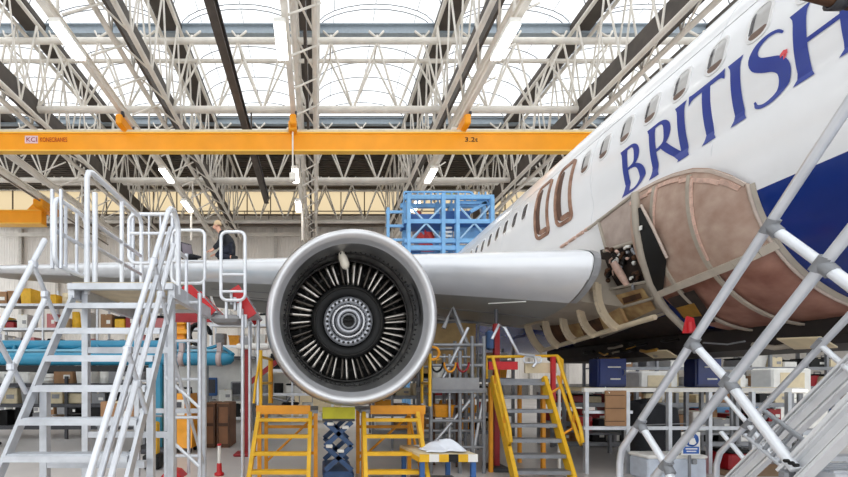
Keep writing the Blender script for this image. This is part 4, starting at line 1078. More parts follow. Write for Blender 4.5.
b = MB(); b.beam((-1.5, 8.96, .04), (-1.5, 8.96, 2.25), .14, .14, (0, 1, 0)); b.build('column', M_DRED, rp_)
b = MB(); b.rbox((-1.5, 8.96, .03), (.5, .45, .06), .02); b.build('base_plate', M_DRED, rp_)
b = MB(); b.beam((-1.48, 8.96, 1.5), (-.85, 8.96, 2.0), .09, .1); b.build('brace', M_DRED, rp_)
b = MB(); b.rbox((-1.35, 8.96, 2.31), (.7, .3, .12), .03); b.build('head_pad', M_PAPER, rp_)
b = MB(); b.rbox((-1.52, 8.9, 2.42), (.2, .2, .2), .03); b.build('head_block', M_GREY, rp_)
sj = thing('floor_jack', 'short red jack with white top standing on open floor left of the engine', 'jack', (-1.64, 7.05, 0))
b = MB(); b.lathe([(0, .0001), (0, .08), (.04, .08), (.06, .045), (.2, .04), (.22, .0001)], (-1.64, 7.05, 0), 'Z', 16); b.build('base', M_RED, sj)
b = MB(); b.cyl((-1.64, 7.05, .14), (-1.64, 7.05, .52), .028); b.build('ram', M_PAPER, sj)
b = MB(); b.lathe([(.5, .015), (.5, .035), (.53, .035), (.53, .0001)], (-1.64, 7.05, 0), 'Z', 12); b.build('cap', M_RED, sj)
rc = thing('wheel_chock', 'low red wheel chock on floor beside the ladder tower', 'chock', (-2.4, 6.95, 0))
b = MB(); b.slab([(-2.56, 6.85, 0), (-2.2, 6.85, 0), (-2.3, 6.85, .1), (-2.46, 6.85, .13)], (0, 1, 0), .3); b.build('block', M_RED, rc)
b = MB(); b.tube([(-2.4, 6.84, .1), (-2.38, 6.78, .05), (-2.3, 6.76, .03)], .012, 6); b.build('rope', M_PAPER, rc)

# ================================================================== ENGINE DOCK: yellow steps, lift
def yellow_steps(name, label, xa, xb, post_side, deck_m):
    t = thing(name, label, 'steps', ((xa + xb) / 2, 6.3, 0), 'yellow engine steps')
    zt = 1.1; yt_, y0 = 6.3, 5.45
    for x, lean in ((xa, -.06), (xb, -.02)):
        b = MB(); b.beam((x + lean, y0, .03), (x, yt_, zt), .055, .1, (0, -1, .5)); b.build('stringer', M_YEL, t)
    for k in range(5):
        f = (k + .6) / 5; z = zt * f; y = y0 + (yt_ - y0) * f; l = -.06 * (1 - f)
        b = MB(); b.box(((xa + xb) / 2 + l / 2, y + .02, z), (xb - xa, .15, .03)); b.box(((xa + xb) / 2 + l / 2, y - .06, z), (xb - xa, .02, .05)); b.build('tread', M_YEL, t)
    b = MB(); b.bbox((xa - .04, 6.3, zt), (xb + .12, 7.3, zt + .05)); b.build('deck', M_STEEL, t)
    b = MB(); b.bbox((xa - .04 + (.14 if post_side < 0 else 0), 6.27, zt - .01), (xb + (.12 if post_side < 0 else .0), 6.32, zt + .12)); b.build('toe_board', deck_m, t)
    for x in (xa, xb + .08):
        for y in (6.35, 7.2): b = MB(); b.beam((x, y, .0), (x, y, zt), .06, .06, (0, 1, 0)); b.build('post', M_YEL2, t)
    for z in (.35, .8): b = MB(); b.beam((xa, 7.2, z), (xb + .08, 7.2, z), .04, .05); b.build('cross_bar', M_YEL2, t)
    b = MB(); b.tube([(xa, 7.2, .2), (xb + .08, 7.2, 1.0)], .022, 6); b.build('diagonal', M_YEL2, t)
    b = MB(); b.tube([(xb + .08, 6.35, .15), (xb + .08, 7.2, 1.0)], .022, 6); b.build('diagonal', M_YEL2, t)
    return t
ls = yellow_steps('engine_steps', 'yellow engine steps standing under the left side of the engine inlet', -.87, -.1, 1, M_YEL2)
rs2 = yellow_steps('engine_steps', 'yellow engine steps standing under the right side of the engine inlet', .7, 1.5, -1, M_YEL2)
for x, m in ((-.85, M_YEL), (-.78, M_YEL2), (-.81, M_YEL)):
    y = 6.35 if x < -.83 else 7.2
    b = MB(); b.tube([(x, y, 1.2), (x, y, 2.05 - .1 * (y > 7))], .026, 8); b.build('guard_post', m, ls)
for z in (1.55, 1.95): b = MB(); b.tube([(-.85, 6.35, z), (-.78, 7.2, z)], .022, 8); b.build('guard_rail', M_YEL, ls)
b = MB(); b.tube([(-.85, 6.35, 2.02), (-.92, 6.3, 1.55), (-.95, 6.3, 1.25)], .02, 6); b.build('hand_loop', M_YEL, ls)
b = MB(); b.tube([(-.76, 7.2, 1.3), (-.5, 7.0, 1.24), (-.45, 7.0, 1.32)], .02, 6); b.build('hand_loop', M_STEEL, ls)
for x, y in ((1.72, 6.4), (1.8, 7.2)): b = MB(); b.tube([(x, y, 1.2), (x, y, 2.0)], .026, 8); b.build('guard_post', M_YEL, rs2)
for z in (1.55, 1.95): b = MB(); b.tube([(1.72, 6.4, z), (1.8, 7.2, z)], .022, 8); b.build('guard_rail', M_YEL, rs2)
b = MB(); b.tube(arc((1.82, 6.6, 2.02), .1, 0, 2 * PI, 12, (1, 0, 0), (0, 0, 1)), .022, 6); b.build('hose_coil', M_YEL2, rs2)
sl = thing('scissor_lift', 'slate blue scissor lift with green yellow panel between the yellow engine steps', 'lift', (.32, 6.7, 0))
b = MB(); b.rbox((.32, 6.7, .12), (.46, 1.0, .24), .03); b.build('base', M_LIFT, sl)
for s in (0, 1):
    for k in range(2):
        z0, z1 = .26 + k * .36, .62 + k * .36
        for y in (6.25, 7.1):
            b = MB(); b.beam((.12, y, z0 if s else z1), (.52, y, z1 if s else z0), .05, .07); b.build('scissor_arm', M_LIFT, sl)
b = MB(); b.bbox((.08, 6.2, .99), (.56, 7.2, 1.04)); b.build('top_plate', M_DSTEEL, sl)
b = MB(); b.bbox((.08, 6.17, 1.03), (.56, 6.22, 1.2)); b.build('front_panel', M_LIME, sl)
for i, (x, z) in enumerate(((.2, .95), (.42, .9), (.18, .62), (.35, .55))):
    b = MB(); b.rbox((x, 6.22, z), (.1, .06, .05), .01); b.build('fitting', M_PAPER, sl)

# ---- table with cloth
tz = .62
ta = thing('work_table', 'low work table with black and yellow striped edge right of the engine', 'table', (1.65, 5.7, 0))
b = MB(); b.slab([P(399, 441, 6.4) * 1, P(418, 456, 5.6), P(476, 456, 5.6), P(436, 437, 6.7)], (0, 0, 1), .03)
for v in b.v: v.z = tz if v.z < tz + .0001 or True else v.z
b = MB(); A_ = [(1.25, 6.35), (1.35, 5.55), (2.12, 5.55), (2.0, 6.35)]
b.slab([(x, y, tz - .04) for x, y in A_], (0, 0, 1), .04); b.build('table_top', M_CREAM, ta)
for k in range(6):
    xa = 1.35 + k * .128; b = MB(); b.slab([(xa, 5.54, tz - .1), (xa + .128, 5.54, tz - .1), (xa + .128, 5.54, tz), (xa, 5.54, tz)], (0, -1, 0), .012); b.build('edge_stripe', M_YEL if k % 2 == 0 else M_PAPER if k % 4 == 1 else M_BLACK, ta)
b = MB(); b.beam((1.36, 5.56, tz - .07), (1.26, 6.34, tz - .07), .03, .07); b.build('side_rail', M_YEL, ta)
for x, y in ((2.08, 5.6), (1.4, 5.6), (1.3, 6.3), (1.96, 6.3)): b = MB(); b.beam((x, y, 0), (x, y, tz - .04), .06, .06, (0, 1, 0)); b.build('leg', M_MIDB, ta)
b = MB(); b.box((1.68, 5.9, .18), (.62, .6, .03)); b.build('lower_shelf', M_STEEL, ta)
def clothpt(u, v):
    x = 1.45 + .55 * u; y = 5.62 + .6 * v
    h = .02 + .1 * (math.sin(PI * u) * math.sin(PI * v)) ** .7 * (1 + .5 * math.sin(9 * u + 3 * v) * math.cos(7 * v - 2 * u)) + .05 * max(0, math.sin(PI * u)) * math.exp(-((u - .8) ** 2 + (v - .4) ** 2) * 18)
    return Vector((x + .03 * math.sin(11 * v), y + .02 * math.sin(13 * u), tz + .003 + h * (1.1 if u > .5 else .7)))
b = MB(); b.grid(clothpt, 26, 22, True)
cl = b.build('cloth', M_CLOTH); cl.modifiers.new('s', 'SOLIDIFY').thickness = .004
tag(cl, 'crumpled white cloth lying on the striped work table', 'cloth')

# ================================================================== GREY SCAFFOLD right of the engine
gs = thing('work_scaffold', 'grey steel work scaffold with deck right of the engine, below the wing', 'scaffold', (2.6, 7.6, 0))
for x in (1.95, 2.45, 2.66, 2.86):
    for y in (7.2, 8.1): b = MB(); b.tube([(x, y, 0), (x, y, 2.35 if x > 2.6 else 2.1)], .035, 8); b.build('upright', M_STEEL, gs)
for z in (.45, .9, 1.85, 2.2):
    for y in (7.2, 8.1): b = MB(); b.tube([(1.95, y, z), (2.86, y, z)], .028, 8); b.build('ledger', M_STEEL, gs)
b = MB(); b.bbox((1.92, 7.15, 1.38), (2.89, 8.15, 1.46)); b.build('deck', M_STEEL, gs)
b = MB(); b.bbox((1.95, 7.12, 1.44), (2.75, 7.16, 1.64)); b.build('toe_board', M_GREY, gs)
for (xa, za, xb, zb) in ((1.95, .45, 2.72, 1.35), (2.1, 1.5, 2.6, 2.5), (2.66, .2, 2.86, 1.3)):
    b = MB(); b.tube([(xa, 7.22, za), (xb, 7.22, zb)], .026, 6); b.build('diagonal', M_ALU2, gs)
for x, y, m in ((2.05, 7.5, M_STEEL), (2.2, 7.9, M_BROWN), (2.32, 7.35, M_ALU2), (2.56, 7.7, M_BROWN), (2.76, 7.45, M_STEEL)):
    b = MB(); b.tube([(x, y, 0), (x, y, 1.4 if m is M_BROWN else 2.05)], .022, 6); b.build('upright', m, gs)
for z in (.25, .68, 1.12, 1.6, 2.02): b = MB(); b.tube([(1.95, 7.65, z), (2.86, 7.65, z)], .022, 6); b.build('ledger', M_ALU2, gs)
for k in range(3):
    b = MB(); b.tube([(2.05 + .22 * k + .1 * math.cos(t), 7.18 - .01 * k, 1.9 + .16 * math.sin(t)) for t in [PI + PI * i / 10 for i in range(11)]], .018, 6); b.build('hanging_hose', (M_BLACK, M_YEL2, M_DRED)[k], gs)
for k in range(4):
    b = MB(); b.rbox((2.1 + .19 * k, 7.3, 1.5 + .03 * (k % 2)), (.13, .16, .1 + .06 * (k % 2)), .015); b.build('deck_fitting', (M_PAPER, M_DRED, M_YEL2, M_BLACK)[k], gs)
b = MB(); b.tube([(2.62, 7.3, 2.2), (2.35, 7.3, 2.85), (2.2, 7.3, 2.5)], .04, 6); b.build('support_arm', M_GREY, gs)
b = MB(); b.tube([(3.0, 7.2, 2.3), (3.12, 7.2, 2.55), (3.22, 7.2, 2.5), (3.45, 7.2, 2.05), (3.72, 7.2, 2.02), (3.76, 7.2, 1.9), (3.7, 7.2, 1.82)], .026, 8); b.build('bent_rail', M_ALU, gs)
wj = thing('wing_jack', 'deep red wing jack column reaching up to the wing underside', 'jack', (3.2, 7.5, 0))
b = MB(); b.beam((3.2, 7.5, .05), (3.2, 7.5, 2.6), .09, .09, (0, 1, 0)); b.build('column', M_DRED, wj)
b = MB(); b.cyl((3.2, 7.5, 2.55), (3.2, 7.5, 2.86), .035); b.build('ram', M_DSTEEL, wj)
b = MB(); b.rbox((3.2, 7.5, .04), (.3, .5, .08), .02); b.build('base', M_DSTEEL, wj)
b = MB(); b.rbox((3.05, 7.42, 2.3), (.12, .15, .34), .03); b.build('valve_block', M_LIFT, wj)
# small tank and hose on the deck
tk = thing('air_tank', 'small white tank with red base on the grey work scaffold beside the engine', 'tank', (1.86, 7.05, 1.0))
tk.location = (1.8, 7.4, 1.46); WL[tk.name] = Vector((1.8, 7.4, 1.46))
tk.location = (2.1, 7.4, 1.46); WL[tk.name] = Vector((2.1, 7.4, 1.46))
b = MB(); b.lathe([(0, .0001), (0, .13), (.26, .13), (.32, .1), (.34, .0001)], (2.1, 7.4, 1.52), 'Z', 18); b.build('vessel', M_PAPER, tk)
b = MB(); b.lathe([(0, .0001), (0, .15), (.06, .15), (.06, .0001)], (2.1, 7.4, 1.46), 'Z', 18); b.build('base_ring', M_DRED, tk)
b = MB(); b.tube([(2.1, 7.4, 1.86), (2.1, 7.4, 1.94), (2.16, 7.4, 1.97)], .02, 6); b.build('valve', M_BRASS, tk)

# ================================================================== YELLOW STAIRS with grey treads
ys_t = thing('wide_stairs', 'yellow railed stairs with grey treads leading up to the fuselage belly', 'stairs', (3.4, 6.7, 0))
def ysz(Y): return 1.6 - .52 + 1.85 * (Y - 6.9)
xa, xb = 3.0, 3.88
yb0 = 6.9 - 1.08 / 1.85
for x in (xa, xb): b = MB(); b.beam((x, yb0 + .02, .04), (x, 7.2, ysz(7.2)), .06, .15, (0, -1, .5)); b.build('stringer', M_YEL, ys_t)
for k in range(7):
    z = .2 + .225 * k; y = 6.9 + (z - 1.08) / 1.85
    b = MB(); b.box(((xa + xb) / 2, y + .05, z), (xb - xa, .2, .035)); b.box(((xa + xb) / 2, y - .05, z - .01), (xb - xa, .02, .055)); b.build('tread', M_STEEL, ys_t)
b = MB(); b.bbox((xa - .03, 7.2, 1.56), (xb + .1, 8.2, 1.62)); b.build('landing', M_STEEL, ys_t)
for x in (xa + .02, xb + .05):
    for y in (7.3, 8.15): b = MB(); b.beam((x, y, 0), (x, y, 1.58), .06, .06, (0, 1, 0)); b.build('post', M_YEL2, ys_t)
for x in (xa - .02, xb + .2):
    loop = [(x, 7.12, ysz(7.12) + .5), (x, 6.5, ysz(6.5) + .5), (x, 6.45, ysz(6.45) + .4), (x, 6.49, ysz(6.49) + .28), (x, 6.55, ysz(6.55) + .24), (x, 7.12, ysz(7.12) + .18)]
    b = MB(); b.tube(loop, .028, 8); b.build('handrail', M_YEL, ys_t)
    for y in (6.7, 7.05): b = MB(); b.tube([(x if x < 3.5 else xb, y, ysz(y)), (x, y, ysz(y) + .12), (x, y - .06, ysz(y) + .4)], .022, 8); b.build('rail_post', M_YEL2, ys_t)
b = MB(); b.tube([(xa - .05, 7.3, 1.62), (xa - .05, 7.3, 2.0), (xb + .3, 7.3, 2.02), (xb + .38, 7.3, 1.95), (xb + .38, 7.3, 1.62)], .026, 8); b.build('guard_frame', M_YEL, ys_t)
b = MB(); b.bbox((xa, 7.32, 1.78), (xa + .5, 7.38, 1.92)); b.build('red_board', M_RED, ys_t)
b = MB(); b.bbox((xb - .25, 7.32, 1.72), (xb + .3, 7.36, 1.9)); b.build('toe_board', M_CREAM, ys_t)
b = MB(); b.beam((xb + .2, 7.26, 1.25), (xb + .2, 7.26, 2.0), .07, .05, (0, 1, 0)); b.build('red_upright', M_RED, ys_t)
b = MB(); b.tube([(xb + .33, 7.3, 1.62), (xb + .33, 7.3, 0)], .028, 6); b.build('post', M_PAPER, ys_t)
b = MB(); b.tube(rloop((3.72, 7.25, 1.95), .3, .1, .04, (1, 0, 0), (0, 0, 1)), .016, 6, True); b.build('grab_loop', M_ALUW, ys_t)
# ================================================================== RIGHT: barrier, cabinets, bin
br_ = thing('guard_barrier', 'grey post and rail barrier with white top rail below the belly', 'barrier', (6.3, 7.2, 0))
def bx(px, Y): return (px - CX) * Y / F
for px in (586, 627, 669, 709): b = MB(); b.beam((bx(px, 7.2), 7.2, 0), (bx(px, 7.2), 7.2, 1.42), .06, .06, (0, 1, 0)); b.build('post', M_ALU2, br_)
b = MB(); b.beam((bx(583, 7.2), 7.2, 1.43), (bx(790, 7.2), 7.2, 1.43), .07, .07); b.build('top_rail', M_PAPER, br_)
b = MB(); b.beam((bx(583, 7.2), 7.2, .777), (bx(790, 7.2), 7.2, .777), .05, .06); b.build('mid_rail', M_ALU2, br_)
b = MB(); b.beam((bx(583, 7.2), 7.2, 1.05), (bx(632, 7.2), 7.2, 1.05), .04, .05); b.build('mid_rail', M_ALU2, br_)
for px in (752, 788): b = MB(); b.beam((bx(px, 7.2), 7.2, 0), (bx(px, 7.2), 7.2, 1.42), .06, .06, (0, 1, 0)); b.build('post', M_ALU2, br_)
wt = thing('long_bench', 'long pale bench top behind the barrier carrying the navy cabinets', 'bench', (7, 8.8, 0))
b = MB(); b.bbox((5.3, 8.35, 1.38), (9.6, 9.25, 1.45)); b.build('bench_top', M_CREAM, wt)
for x in (5.4, 6.4, 7.4, 8.4, 9.5):
    for y in (8.42, 9.18): b = MB(); b.beam((x, y, 0), (x, y, 1.38), .06, .06, (0, 1, 0)); b.build('leg', M_STEEL, wt)
b = MB(); b.bbox((5.35, 8.4, .5), (9.55, 9.2, .54)); b.build('lower_shelf', M_STEEL, wt)
for (x0, x1, lab) in ((598, 627, 'navy blue cabinet with white plates on the bench, left of the two'), (696, 722, 'navy blue cabinet with white plates on the bench, right of the two')):
    Y = 8.45; xa, xb = bx(x0, Y), bx(x1, Y); t = thing('tool_cabinet', lab, 'cabinet', ((xa + xb) / 2, 8.7, 1.45), 'navy cabinets')
    b = MB(); b.rbox(((xa + xb) / 2, 8.6, 1.45 + .29), (xb - xa, .3, .58), .02); b.build('carcass', M_CAB, t)
    b = MB(); b.box(((xa + xb) / 2, 8.44, 1.77), (xb - xa - .06, .02, .52)); b.build('door', mat('navy door enamel', (22, 46, 116), .35), t)
    d = b = MB(); b.box(((xa + xb) / 2 + .02, 8.425, 1.86), (.26, .012, .025)); b.box(((xa + xb) / 2 + .04, 8.425, 1.62), (.2, .012, .03)); b.build('name_plate', M_PAPER, t)
    b = MB(); b.tube([(xb - .08, 8.43, 1.7), (xb - .08, 8.4, 1.7), (xb - .08, 8.4, 1.8), (xb - .08, 8.43, 1.8)], .01, 6); b.build('handle', M_STEEL, t)
# black covered bin
bn = thing('covered_trolley', 'bulky charcoal fabric covered trolley standing just behind the barrier', 'trolley', (6.2, 7.6, 0))
Y = 7.45; xa, xb = bx(637, Y), bx(689, Y); cx = (xa + xb) / 2
def bag(u, v):
    a = 2 * PI * u; s = .52; k = (1 - .16 * v ** 3); c_, s_ = math.cos(a), math.sin(a)
    r = 1 / (abs(c_) ** 5 + abs(s_) ** 5) ** .2
    wv = 1 + .025 * math.sin(7 * a + 5 * v)
    return Vector((cx + (xb - xa) * .44 * c_ * r * k * wv, 7.72 + .3 * s_ * r * k * wv, .16 + (.98 - .06 * math.cos(a)) * v))
b = MB(); b.grid(bag, 36, 10, True); b.grid(lambda u, v: Vector((cx + (bag(u, 1).x - cx) * (1 - v), 7.72 + (bag(u, 1).y - 7.72) * (1 - v), bag(u, 1).z + .07 * math.sin(v * PI / 2))), 36, 4, True); b.build('fabric_cover', M_CHAR, bn)
b = MB(); b.bbox((xa + .05, 7.45, .1), (xb - .05, 7.98, .17)); b.build('chassis', M_DSTEEL, bn)
for x in (xa + .1, xb - .1):
    for y in (7.52, 7.92): b = MB(); b.lathe([(-.025, .01), (-.025, .06), (.025, .06), (.025, .01)], (x, y, .06), 'X', 12); b.build('castor', M_BLACK, bn)
b = MB(); b.tube([(xa + .06, 7.43, .8), (xb - .06, 7.43, .83)], .012, 6); b.build('cover_cord', M_GREY, bn)
cp = thing('cardboard_sheet', 'brown cardboard sheet tied upright to the barrier below the left navy cabinet', 'cardboard', (bx(616, 7.14), 7.14, .75))
b = MB(); b.box((bx(615.5, 7.13), 7.13, 1.12), (.35, .03, .6)); b.build('sheet', M_CARD, cp)
b = MB()
for z in (.9, 1.12, 1.34): b.box((bx(615.5, 7.1), 7.112, z), (.33, .006, .012))
b.build('fold_lines', M_BROWN, cp)
b = MB(); b.tube([(bx(615.5, 7.1) - .1, 7.1, 1.38), (bx(615.5, 7.1) - .1, 7.2, 1.48), (bx(615.5, 7.1) - .1, 7.25, 1.36)], .008, 5); b.build('tie', M_PAPER, cp)
sg = thing('safety_sign', 'white and blue safety sign with pictogram on the barrier at lower right', 'sign', P(690, 462, 6.6))
Y = 6.6
def rect(nm, x0, y0, x1, y1, dy, m, th=.012):
    a = P(x0, y1, Y); c = P(x1, y0, Y); b = MB(); b.bbox((a.x, Y - dy - th, a.z), (c.x, Y - dy, c.z)); return b.build(nm, m, sg)
rect('board', 681, 432, 699.5, 455, 0, M_PAPER)
M_SIGNB = mat('sign blue', (28, 92, 176), .4, var=.03)
b = MB(); c0 = P(690.5, 439.5, Y); b.lathe([(-.03, .0001), (-.03, .105), (-.012, .105)], (c0.x, Y, c0.z), 'Y', 28); b.build('blue_disc', M_SIGNB, sg)
b = MB(); b.lathe([(-.038, .0001), (-.038, .026), (-.03, .026)], (c0.x - .005, Y, c0.z + .055), 'Y', 14); b.slab([(c0.x - .04, Y - .03, c0.z + .02), (c0.x + .03, Y - .03, c0.z + .028), (c0.x + .06, Y - .03, c0.z - .05), (c0.x + .02, Y - .03, c0.z - .08), (c0.x - .05, Y - .03, c0.z - .07)], (0, -1, 0), .008); b.build('pictogram', M_PAPER, sg)
rect('blue_band', 682.5, 446.5, 698, 453.5, .012, M_SIGNB, .008)
rect('white_line', 684.5, 448, 696, 449.2, .02, M_PAPER, .004); rect('white_line', 685.5, 450.6, 695, 451.6, .02, M_PAPER, .004)
b = MB(); a = P(690.5, 455, Y); b.tube([(a.x, Y + .02, 0), (a.x, Y + .02, a.z + .4)], .02, 8); b.rbox((a.x, Y + .02, .02), (.3, .3, .04), .01); b.build('stand', M_STEEL, sg)
wb = thing('storage_chest', 'low pale blue grey chest on floor below the charcoal covered trolley', 'chest', (5.85, 6.5, 0))
b = MB(); b.rbox((5.75, 6.9, .17), (.95, .4, .34), .02); b.build('body', mat('pale blue grey plastic', (196, 204, 216), .5), wb)
b = MB(); b.rbox((5.75, 6.9, .37), (.98, .43, .06), .02); b.build('lid', M_PAPER, wb)
for dx in (-.25, .25): b = MB(); b.rbox((5.75 + dx, 6.68, .3), (.08, .03, .08), .008); b.build('latch', M_STEEL, wb)
mt = MB(); mt.rbox((8.6, 7.0, .02), (3.6, 1.6, .04), .015); mt = mt.build('floor_mat', mat('brown matting', (150, 122, 92), .9, var=.15, scale=20, bump=.3)); tag(mt, 'brown floor mat behind the right foreground stairs', 'mat')
bb = thing('blue_bag', 'small bright blue tarpaulin bundle on floor at bottom right corner', 'bundle', (7.6, 6.3, 0))
b = MB(); b.grid(lambda u, v: Vector((7.7 + .4 * (u - .5) * 2, 6.2 + .5 * (v - .5), .005 + .2 * (math.sin(PI * u) * math.sin(PI * v)) ** .5 * (1 + .25 * math.sin(12 * u) * math.cos(9 * v)))), 20, 14, True); b.build('tarpaulin', mat('bright blue tarpaulin', (24, 96, 190), .4, bump=.3), bb)
b = MB(); b.tube([(7.55, 5.93, .1), (7.7, 5.95, .17), (7.85, 5.93, .1)], .015, 6); b.build('strap', M_PAPER, bb)

# ================================================================== RIGHT FOREGROUND STAIRS
def fz(Y): return E - .143 - 1.27 * (Y - 1.58)
fs_ = thing('foreground_stairs', 'close aluminium stairs with tubular handrails at right foreground', 'stairs', (2.05, 2.4, 0))
XN = 2.0
def at(px, py, X): Y = F * X / (px - CX); return Vector((X, Y, E + (CY - py) * Y / F))
ydir = Vector((0, -1, 1.27)).normalized()
# near handrail A, mid rail B
A0, A1 = at(848, 105, XN), at(622, 449, XN)
b = MB(); b.tube([A0 + (A0 - A1) * .35, A0, A1, Vector((XN, A1.y + .02, A1.z - .1)), Vector((XN, A1.y + .02, .02))], .0205, 10); b.build('handrail', M_ALU, fs_)
B0, B1 = at(848, 234, XN), at(655, 477, XN)
b = MB(); b.tube([B0 + (B0 - B1) * .35, B0, B1, Vector((XN, B1.y + .28, .62))], .0215, 10); b.build('mid_rail', M_ALU, fs_)
def post(p, q, r=.019, nm='rail_post'):
    b = MB(); b.tube([p, q], r, 10); b.build(nm, M_ALUW, fs_)
def clamp(p, par, r=.026):
    b = MB(); b.tube([p - ydir * .03, p + ydir * .03], r, 10); d = Vector((0, .8, .6)); b.tube([p, p + Vector((0, -.035, -.045))], r * .95, 10); b.build('tube_clamp', M_STEEL, par)
pA = [at(770, 226, XN), at(692.5, 342.5, XN), at(640, 423.5, XN)]
pB = [at(822, 264, XN), at(728, 381, XN), at(666, 465, XN)]
pC = [at(905, 326, XN), at(796, 470, XN), at(700, 560, XN)]
for a, m, c in zip(pA, pB, pC):
    post(a, m); post(m, c, .021); clamp(a, fs_); clamp(m, fs_, .0275)
# near stringer
S0, S1 = at(848, 418, XN + .02), at(793, 474, XN + .02)
def channel(p, q, par, w=.16, th=.05):
    d = (q - p).normalized(); n = Vector((0, d.z, -d.y)); n = n if n.z > 0 else -n; X = Vector((th, 0, 0))
    b = MB()
    def sl(o, hh, tt, xo): 
        b.beam(p + n * o + Vector((xo, 0, 0)), q + n * o + Vector((xo, 0, 0)), hh, tt, (1, 0, 0))
    sl(0, w, .02, .02)
    for o in (-w / 2 + .006, w / 2 - .006): sl(o, .013, .05, 0)
    for o in (-w * .22, w * .3): sl(o, .006, .03, .0)
    return b.build('stringer', M_BRIGHT, par)
dS = (S1 - S0).normalized()
channel(S0 - dS * .6, S1 + dS * .02, fs_, .085, .04)
b = MB(); e = S1 + dS * .03; b.rbox(e, (.06, .04, .08), .01); b.build('end_cap', M_STEEL, fs_)
for k in range(3):
    b = MB(); q = S1 - dS * (.03 + .03 * k) + Vector((-.04, 0, .035 - .03 * k)); b.tube([q, q + Vector((-.015, 0, 0))], .008, 8); b.build('bolt', M_BLACK, fs_)
S2 = Vector((XN + .02, 2.73, fz(2.73) - .05)); 
channel(S1 + dS * .1 + Vector((.05, 0, 0)), S1 + dS * 1.15 + Vector((.05, 0, 0)), fs_, .085, .04)
fe = S1 + dS * 1.15 + Vector((.09, 0, 0))
b = MB(); b.rbox((fe.x, fe.y, .03), (.16, .3, .06), .01); b.beam((fe.x, fe.y, .03), (fe.x, fe.y, fe.z + .03), .06, .1, (0, 1, 0)); b.build('foot', M_STEEL, fs_)
# treads between the two stringers
tp = None
for k in range(7):
    p = S1 - dS * .5 + dS * (.26 * k); 
    if p.z < .1: break
    if tp is None:
        b = MB(); b.box((XN + .42, p.y, p.z + .02), (.66, .2, .03))
        for q in range(5): b.box((XN + .42, p.y - .08 + .04 * q, p.z + .04), (.64, .014, .012))
        tp = b.build('tread', M_ALU2, fs_); p0 = p.copy()
    else: child_copy(tp, fs_, p - p0)
channel(S0 - dS * .6 + Vector((.78, 0, 0)), S1 + dS * 1.15 + Vector((.78, 0, 0)), fs_, .085, .04)
# lattice bracket of the hinge between the flights
b = MB(); c0 = at(772, 437, 2.2)
nrm = Vector((0, dS.z, -dS.y)); nrm = nrm if nrm.z > 0 else -nrm
for k in range(5):
    o = nrm * (.045 * k - .1); b.tube([c0 + o - dS * .085, c0 + o + dS * .085], .009, 8)
for k in (-1, 0, 1): b.tube([c0 + dS * .08 * k - nrm * .11, c0 + dS * .08 * k + nrm * .1], .011, 8); b.build('hinge_bracket', M_ALU2, fs_)

f2 = thing('second_stairs', 'second aluminium stairs behind the close right foreground stairs', 'stairs', (3.3, 3.4, 0))
X2 = 3.2
C0, C1, C2 = at(848, 317, X2), at(819, 344, X2), at(720, 453, X2)
cd = (C2 - C0).normalized()
b = MB(); b.tube([C0 - cd * .5, C0, C2, Vector((X2, C2.y + .03, C2.z - .1)), Vector((X2, C2.y + .03, .02))], .02, 10); b.build('handrail', M_ALU, f2)
T0, T1_ = at(848, 372, X2), at(737, 479, X2); td = (T1_ - T0).normalized()
channel(T0 - td * .6, T1_ + td * .7, f2, .115, .05)
channel(T0 - td * .6 + Vector((.75, 0, 0)), T1_ + td * .7 + Vector((.75, 0, 0)), f2, .115, .05)
e = T1_ + td * .7
for o in (0, .75): b = MB(); b.beam((X2 + .02 + o, e.y, 0), (X2 + .02 + o, e.y, e.z + .04), .06, .12, (0, 1, 0)); b.build('foot', M_STEEL, f2)
for (a, c) in ((C1, at(842, 364, X2)), (at(748, 424, X2), at(765, 446, X2))):
    b = MB(); b.tube([a, c + (c - a) * .4], .017, 8); b.build('rail_post', M_ALUW, f2)
    b = MB(); b.tube([a - cd * .035, a + cd * .035], .025, 10); b.build('tube_clamp', M_STEEL, f2)
b = MB(); b.tube([at(724, 396, X2), at(748, 424, X2)], .016, 8); b.build('rail_post', M_ALUW, f2)
b = MB(); b.tube([at(721, 432, X2), at(745, 460, X2)], .016, 8); b.build('rail_post', M_ALUW, f2)
tp = None
for k in range(8):
    p = T0 - td * .3 + td * (.27 * k)
    if p.z < .15: break
    if tp is None:
        b = MB(); b.box((X2 + .4, p.y, p.z), (.72, .1, .02)); b.box((X2 + .4, p.y - .05, p.z - .01), (.72, .015, .03)); tp = b.build('tread', M_ALU2, f2); p0 = p.copy()
    else: child_copy(tp, f2, p - p0)
# head platforms of the two flights, out to the right
def head(par, x, y1, z, yl):
    b = MB(); b.bbox((x - .02, yl, z - .05), (x + .8, y1, z)); b.build('platform_deck', M_ALU2, par)
    for xx in (x, x + .78):
        for yy in (yl + .04, y1 - .04): b = MB(); b.beam((xx, yy, 0), (xx, yy, z - .04), .05, .05, (0, 1, 0)); b.build('leg', M_ALU2, par)
q = S0 - dS * .6; head(fs_, XN, q.y + .05, q.z + .04, .35)
q = T0 - td * .6; head(f2, X2, q.y + .05, q.z + .06, 1.2)
